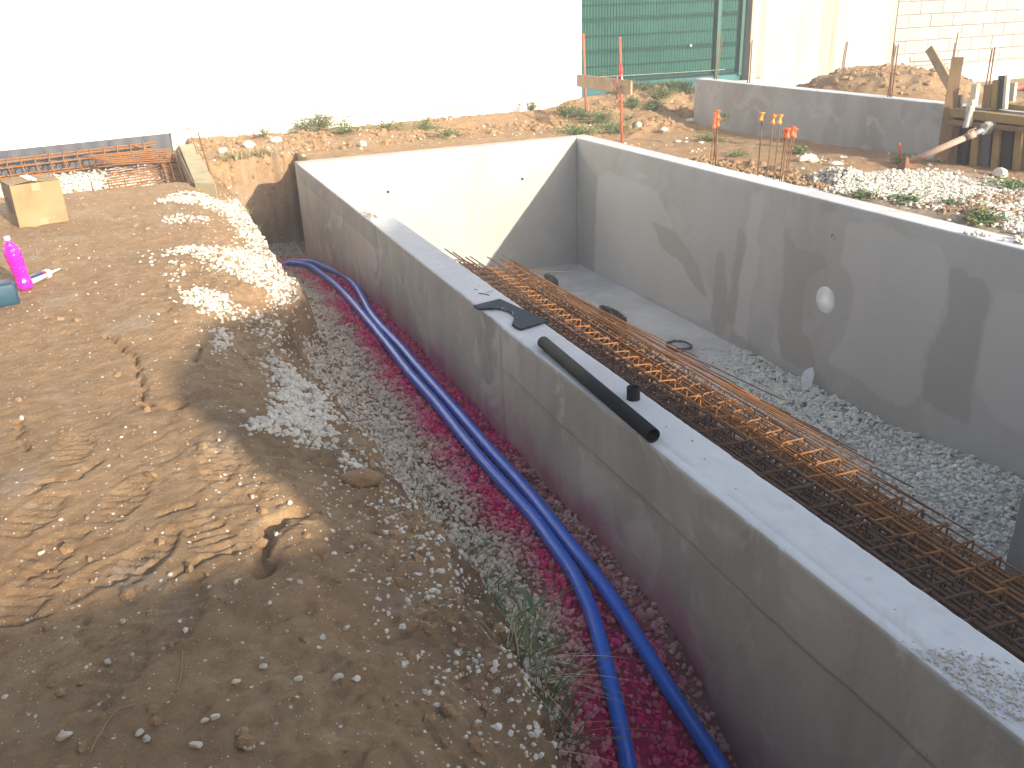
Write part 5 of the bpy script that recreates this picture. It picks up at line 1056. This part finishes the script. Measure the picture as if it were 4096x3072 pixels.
WD = [(1290, 525, .22, .20, 300, 'largest leafy weed at the foot of the white house'), (1210, 535, .15, .16, 160, 'low leafy weed left of the largest one at the white house'), (1380, 535, .12, .22, 200, 'spreading weed right of the largest one at the white house'), (1370, 500, .2, .12, 40, 'thin tall weed stalk standing against the white house'), (1060, 555, .16, .10, 90, 'wispy pale weed at the plinth near the board'),
      (1540, 520, .10, .22, 180, 'flat weed patch by the plinth in the middle of the white house'), (1700, 520, .10, .20, 160, 'low weed in the hollow below the plinth'), (1800, 550, .07, .2, 160, 'low green weed behind the far pool wall'), (2130, 445, .13, .08, 90, 'small weed with a stalk near the house corner'), (2165, 425, .22, .05, 50, 'dark sprig standing up near the house corner'), (2265, 470, .16, .14, 260, 'bushy weed between the mound and the red stakes'), (2330, 480, .13, .14, 200, 'pale bushy weed under the board'),
      (2400, 490, .12, .22, 340, 'broad weed patch in front of the nearer red stake'), (2440, 530, .08, .26, 360, 'low weed carpet beside the far right pool corner'), (2300, 540, .06, .28, 360, 'weed carpet just behind the far wall end'), (2390, 375, .15, .14, 180, 'light green weed against the teal wall under the board'), (2530, 435, .13, .12, 260, 'round dense green weed right of the nearer stake'), (2610, 440, .10, .14, 220, 'darker weed in the middle of the mound'), (2640, 395, .12, .18, 220, 'leafy weed on the mound below the grass'), (2530, 490, .06, .13, 160, 'small flat weed beside the white round stone'),
      (2895, 490, .13, .05, 60, 'small spiky weed at the foot of the foundation wall'), (2830, 565, .05, .16, 160, 'flat weed on the bare earth behind the capped bars'), (2950, 625, .04, .10, 90, 'small dark weed between the capped bars'), (3190, 615, .06, .13, 140, 'low weed right of the right cluster of capped bars'), (3600, 655, .05, .12, 120, 'weed at the foot of the steel prop'), (3630, 815, .05, .12, 160, 'dark weed in the gravel against the right wall'), (3450, 790, .05, .10, 120, 'weed in the gravel at the middle of the right wall'), (3920, 895, .07, .12, 160, 'weed in the gravel near the right edge by the wall'), (4040, 765, .05, .2, 200, 'flat green patch in the gravel at the right edge'), (3800, 825, .04, .08, 80, 'tiny weed in the white gravel'),
      (1115, 2140, .05, .03, 0, '')]
for i, (px, py, h, w_, nl, lb) in enumerate(WD):
    if nl: weed('weed', px, py, -.05, h*1.4, w_*1.8, int(nl*3.2), lb, seed=i+5, ls=.030 if nl > 150 else .024)
mg = [(at(x, y, 'y', 2.62)[0]+RNG.uniform(-.1, .1), 2.62+RNG.uniform(-.35, .25), s*1.25) for x, y, s in ((2570, 372, 1), (2600, 362, 1), (2630, 358, 1.1), (2660, 352, 1.2), (2690, 350, 1.2), (2715, 352, 1.1), (2740, 362, 1), (2650, 372, 1), (2700, 372, 1), (2735, 385, .9), (2560, 355, .9), (2590, 345, .8), (2480, 385, .7), (2680, 340, 1))]
blades('mound_grass', mg, M['grass'], 'green grass growing on the mound below the teal wall', n=90, h=.15, w_=.005, spread=.17, droop=.8)
mg2 = [tuple(at(x, y, 'z', -.05)[:2])+(s,) for x, y, s in ((2720, 420, 1), (2745, 440, .9), (2700, 450, .9), (2660, 430, .8), (2350, 520, .8), (2420, 460, .7), (2880, 520, .6), (2800, 560, .5))]
blades('dry_grass', mg2, M['dry'], 'dry grass on the mound slope', n=40, h=.10, w_=.004, spread=.16, droop=1)
yfl = at(2414, 294, 'y', 2.9); weed('flower_stalk', 2414, 294, 0, .06, .07, 32, 'tiny yellow flowers on a stalk in front of the green fence', 'flower', None, 'leaf', 77, .02, False, 2.9)
# dead roots and twigs on the bank
for i, (pts_, r_) in enumerate([([(480, 735), (505, 760), (530, 775), (545, 800)], .0016), ([(720, 880), (760, 882), (820, 877)], .0022), ([(585, 1070), (640, 1050), (615, 1100)], .0015), ([(195, 1630), (215, 1590), (250, 1540), (290, 1525)], .002), ([(380, 1500), (392, 1460), (395, 1410)], .0016), ([(480, 960), (510, 965), (560, 968)], .0014)]):
    P = []
    for q in pts_: 
        z = -.05
        for _ in range(12): p = at(q[0]/D, q[1]/D, 'z', z); z = .5*z+.5*float(ground_h(p[0], p[1]))
        P.append([p[0], p[1], z+.004])
    tag(tube('dead_root', spline(P, 5), r_, M['root'] if i != 1 else M['tiewire'], n=5), ['thin dead root lying along the long soil crack', 'thin dark wire lying over the gravel at the edge of the trench', 'curled dead root on the lit part of the bank', 'long pale root curving over the dark foreground soil', 'straight pale straw lying on the shaded foreground soil', 'short dead root at the edge of the shade'][i], 'root' if i != 1 else 'wire')
# ================================================================== UNSEEN HOUSE BEHIND THE VIEWER, SHADES THE FOREGROUND
hs = tag(empty('unseen_rear_house'), 'stepped beige unseen house behind the viewer, enlarged to shade the foreground', 'house')
sil = [(-9, 6.4), (-.75, 6.4), (-.73, 2.49), (1.20, 2.49), (1.22, 3.10), (1.7, 3.36), (2.3, 3.42), (3.67, 4.03), (4.42, 4.3), (4.45, 0), (-9, 0)]  # stepped top follows the shadow edge; tall left end added to block sky
bm = bmesh.new(); a = [bm.verts.new((x, -14.0, z)) for x, z in sil]; b = [bm.verts.new((x, -14.25, z)) for x, z in sil]; bm.faces.new(a); bm.faces.new(b[::-1])
for i in range(len(sil)): j = (i+1) % len(sil); bm.faces.new((a[i], b[i], b[j], a[j]))
bmesh.ops.recalc_face_normals(bm, faces=bm.faces); bmo('gable_shade_wall', bm, M['unseen_house'], hs)
box('shade_wall', (-5.6, -13.99, 0), (-5.3, -6.2, 5.2), M['unseen_house'], hs); box('unseen_side_wall', (4.2, -21, 0), (4.44, -14.26, 2.2), M['unseen_house'], hs); box('unseen_rear_wall', (-7, -21.2, 0), (4.44, -21, 2.2), M['unseen_house'], hs); box('roof', (-7, -21.2, 2.21), (4.40, -14.27, 2.38), M['tile'], hs)  # first wall, left of the viewer, is unseen and added to darken the foreground
# ================================================================== ADDED VEIL STANDING IN FOR LENS GLARE
hz = box('glare_veil', (-11, -21.5, -3), (21, 4, 6.9), None); hz.name = 'glare_veil'
hm = bpy.data.materials.new('glare veil'); hm.use_nodes = True; nt_ = hm.node_tree; nt_.nodes.clear(); o_ = nt_.nodes.new('ShaderNodeOutputMaterial'); v_ = nt_.nodes.new('ShaderNodeVolumePrincipled'); v_.inputs['Density'].default_value = .010; v_.inputs['Color'].default_value = (.95, .95, .95, 1); v_.inputs['Anisotropy'].default_value = .2
nt_.links.new(v_.outputs[0], o_.inputs['Volume']); hz.data.materials.clear(); hz.data.materials.append(hm); tag(hz, kind='stuff')
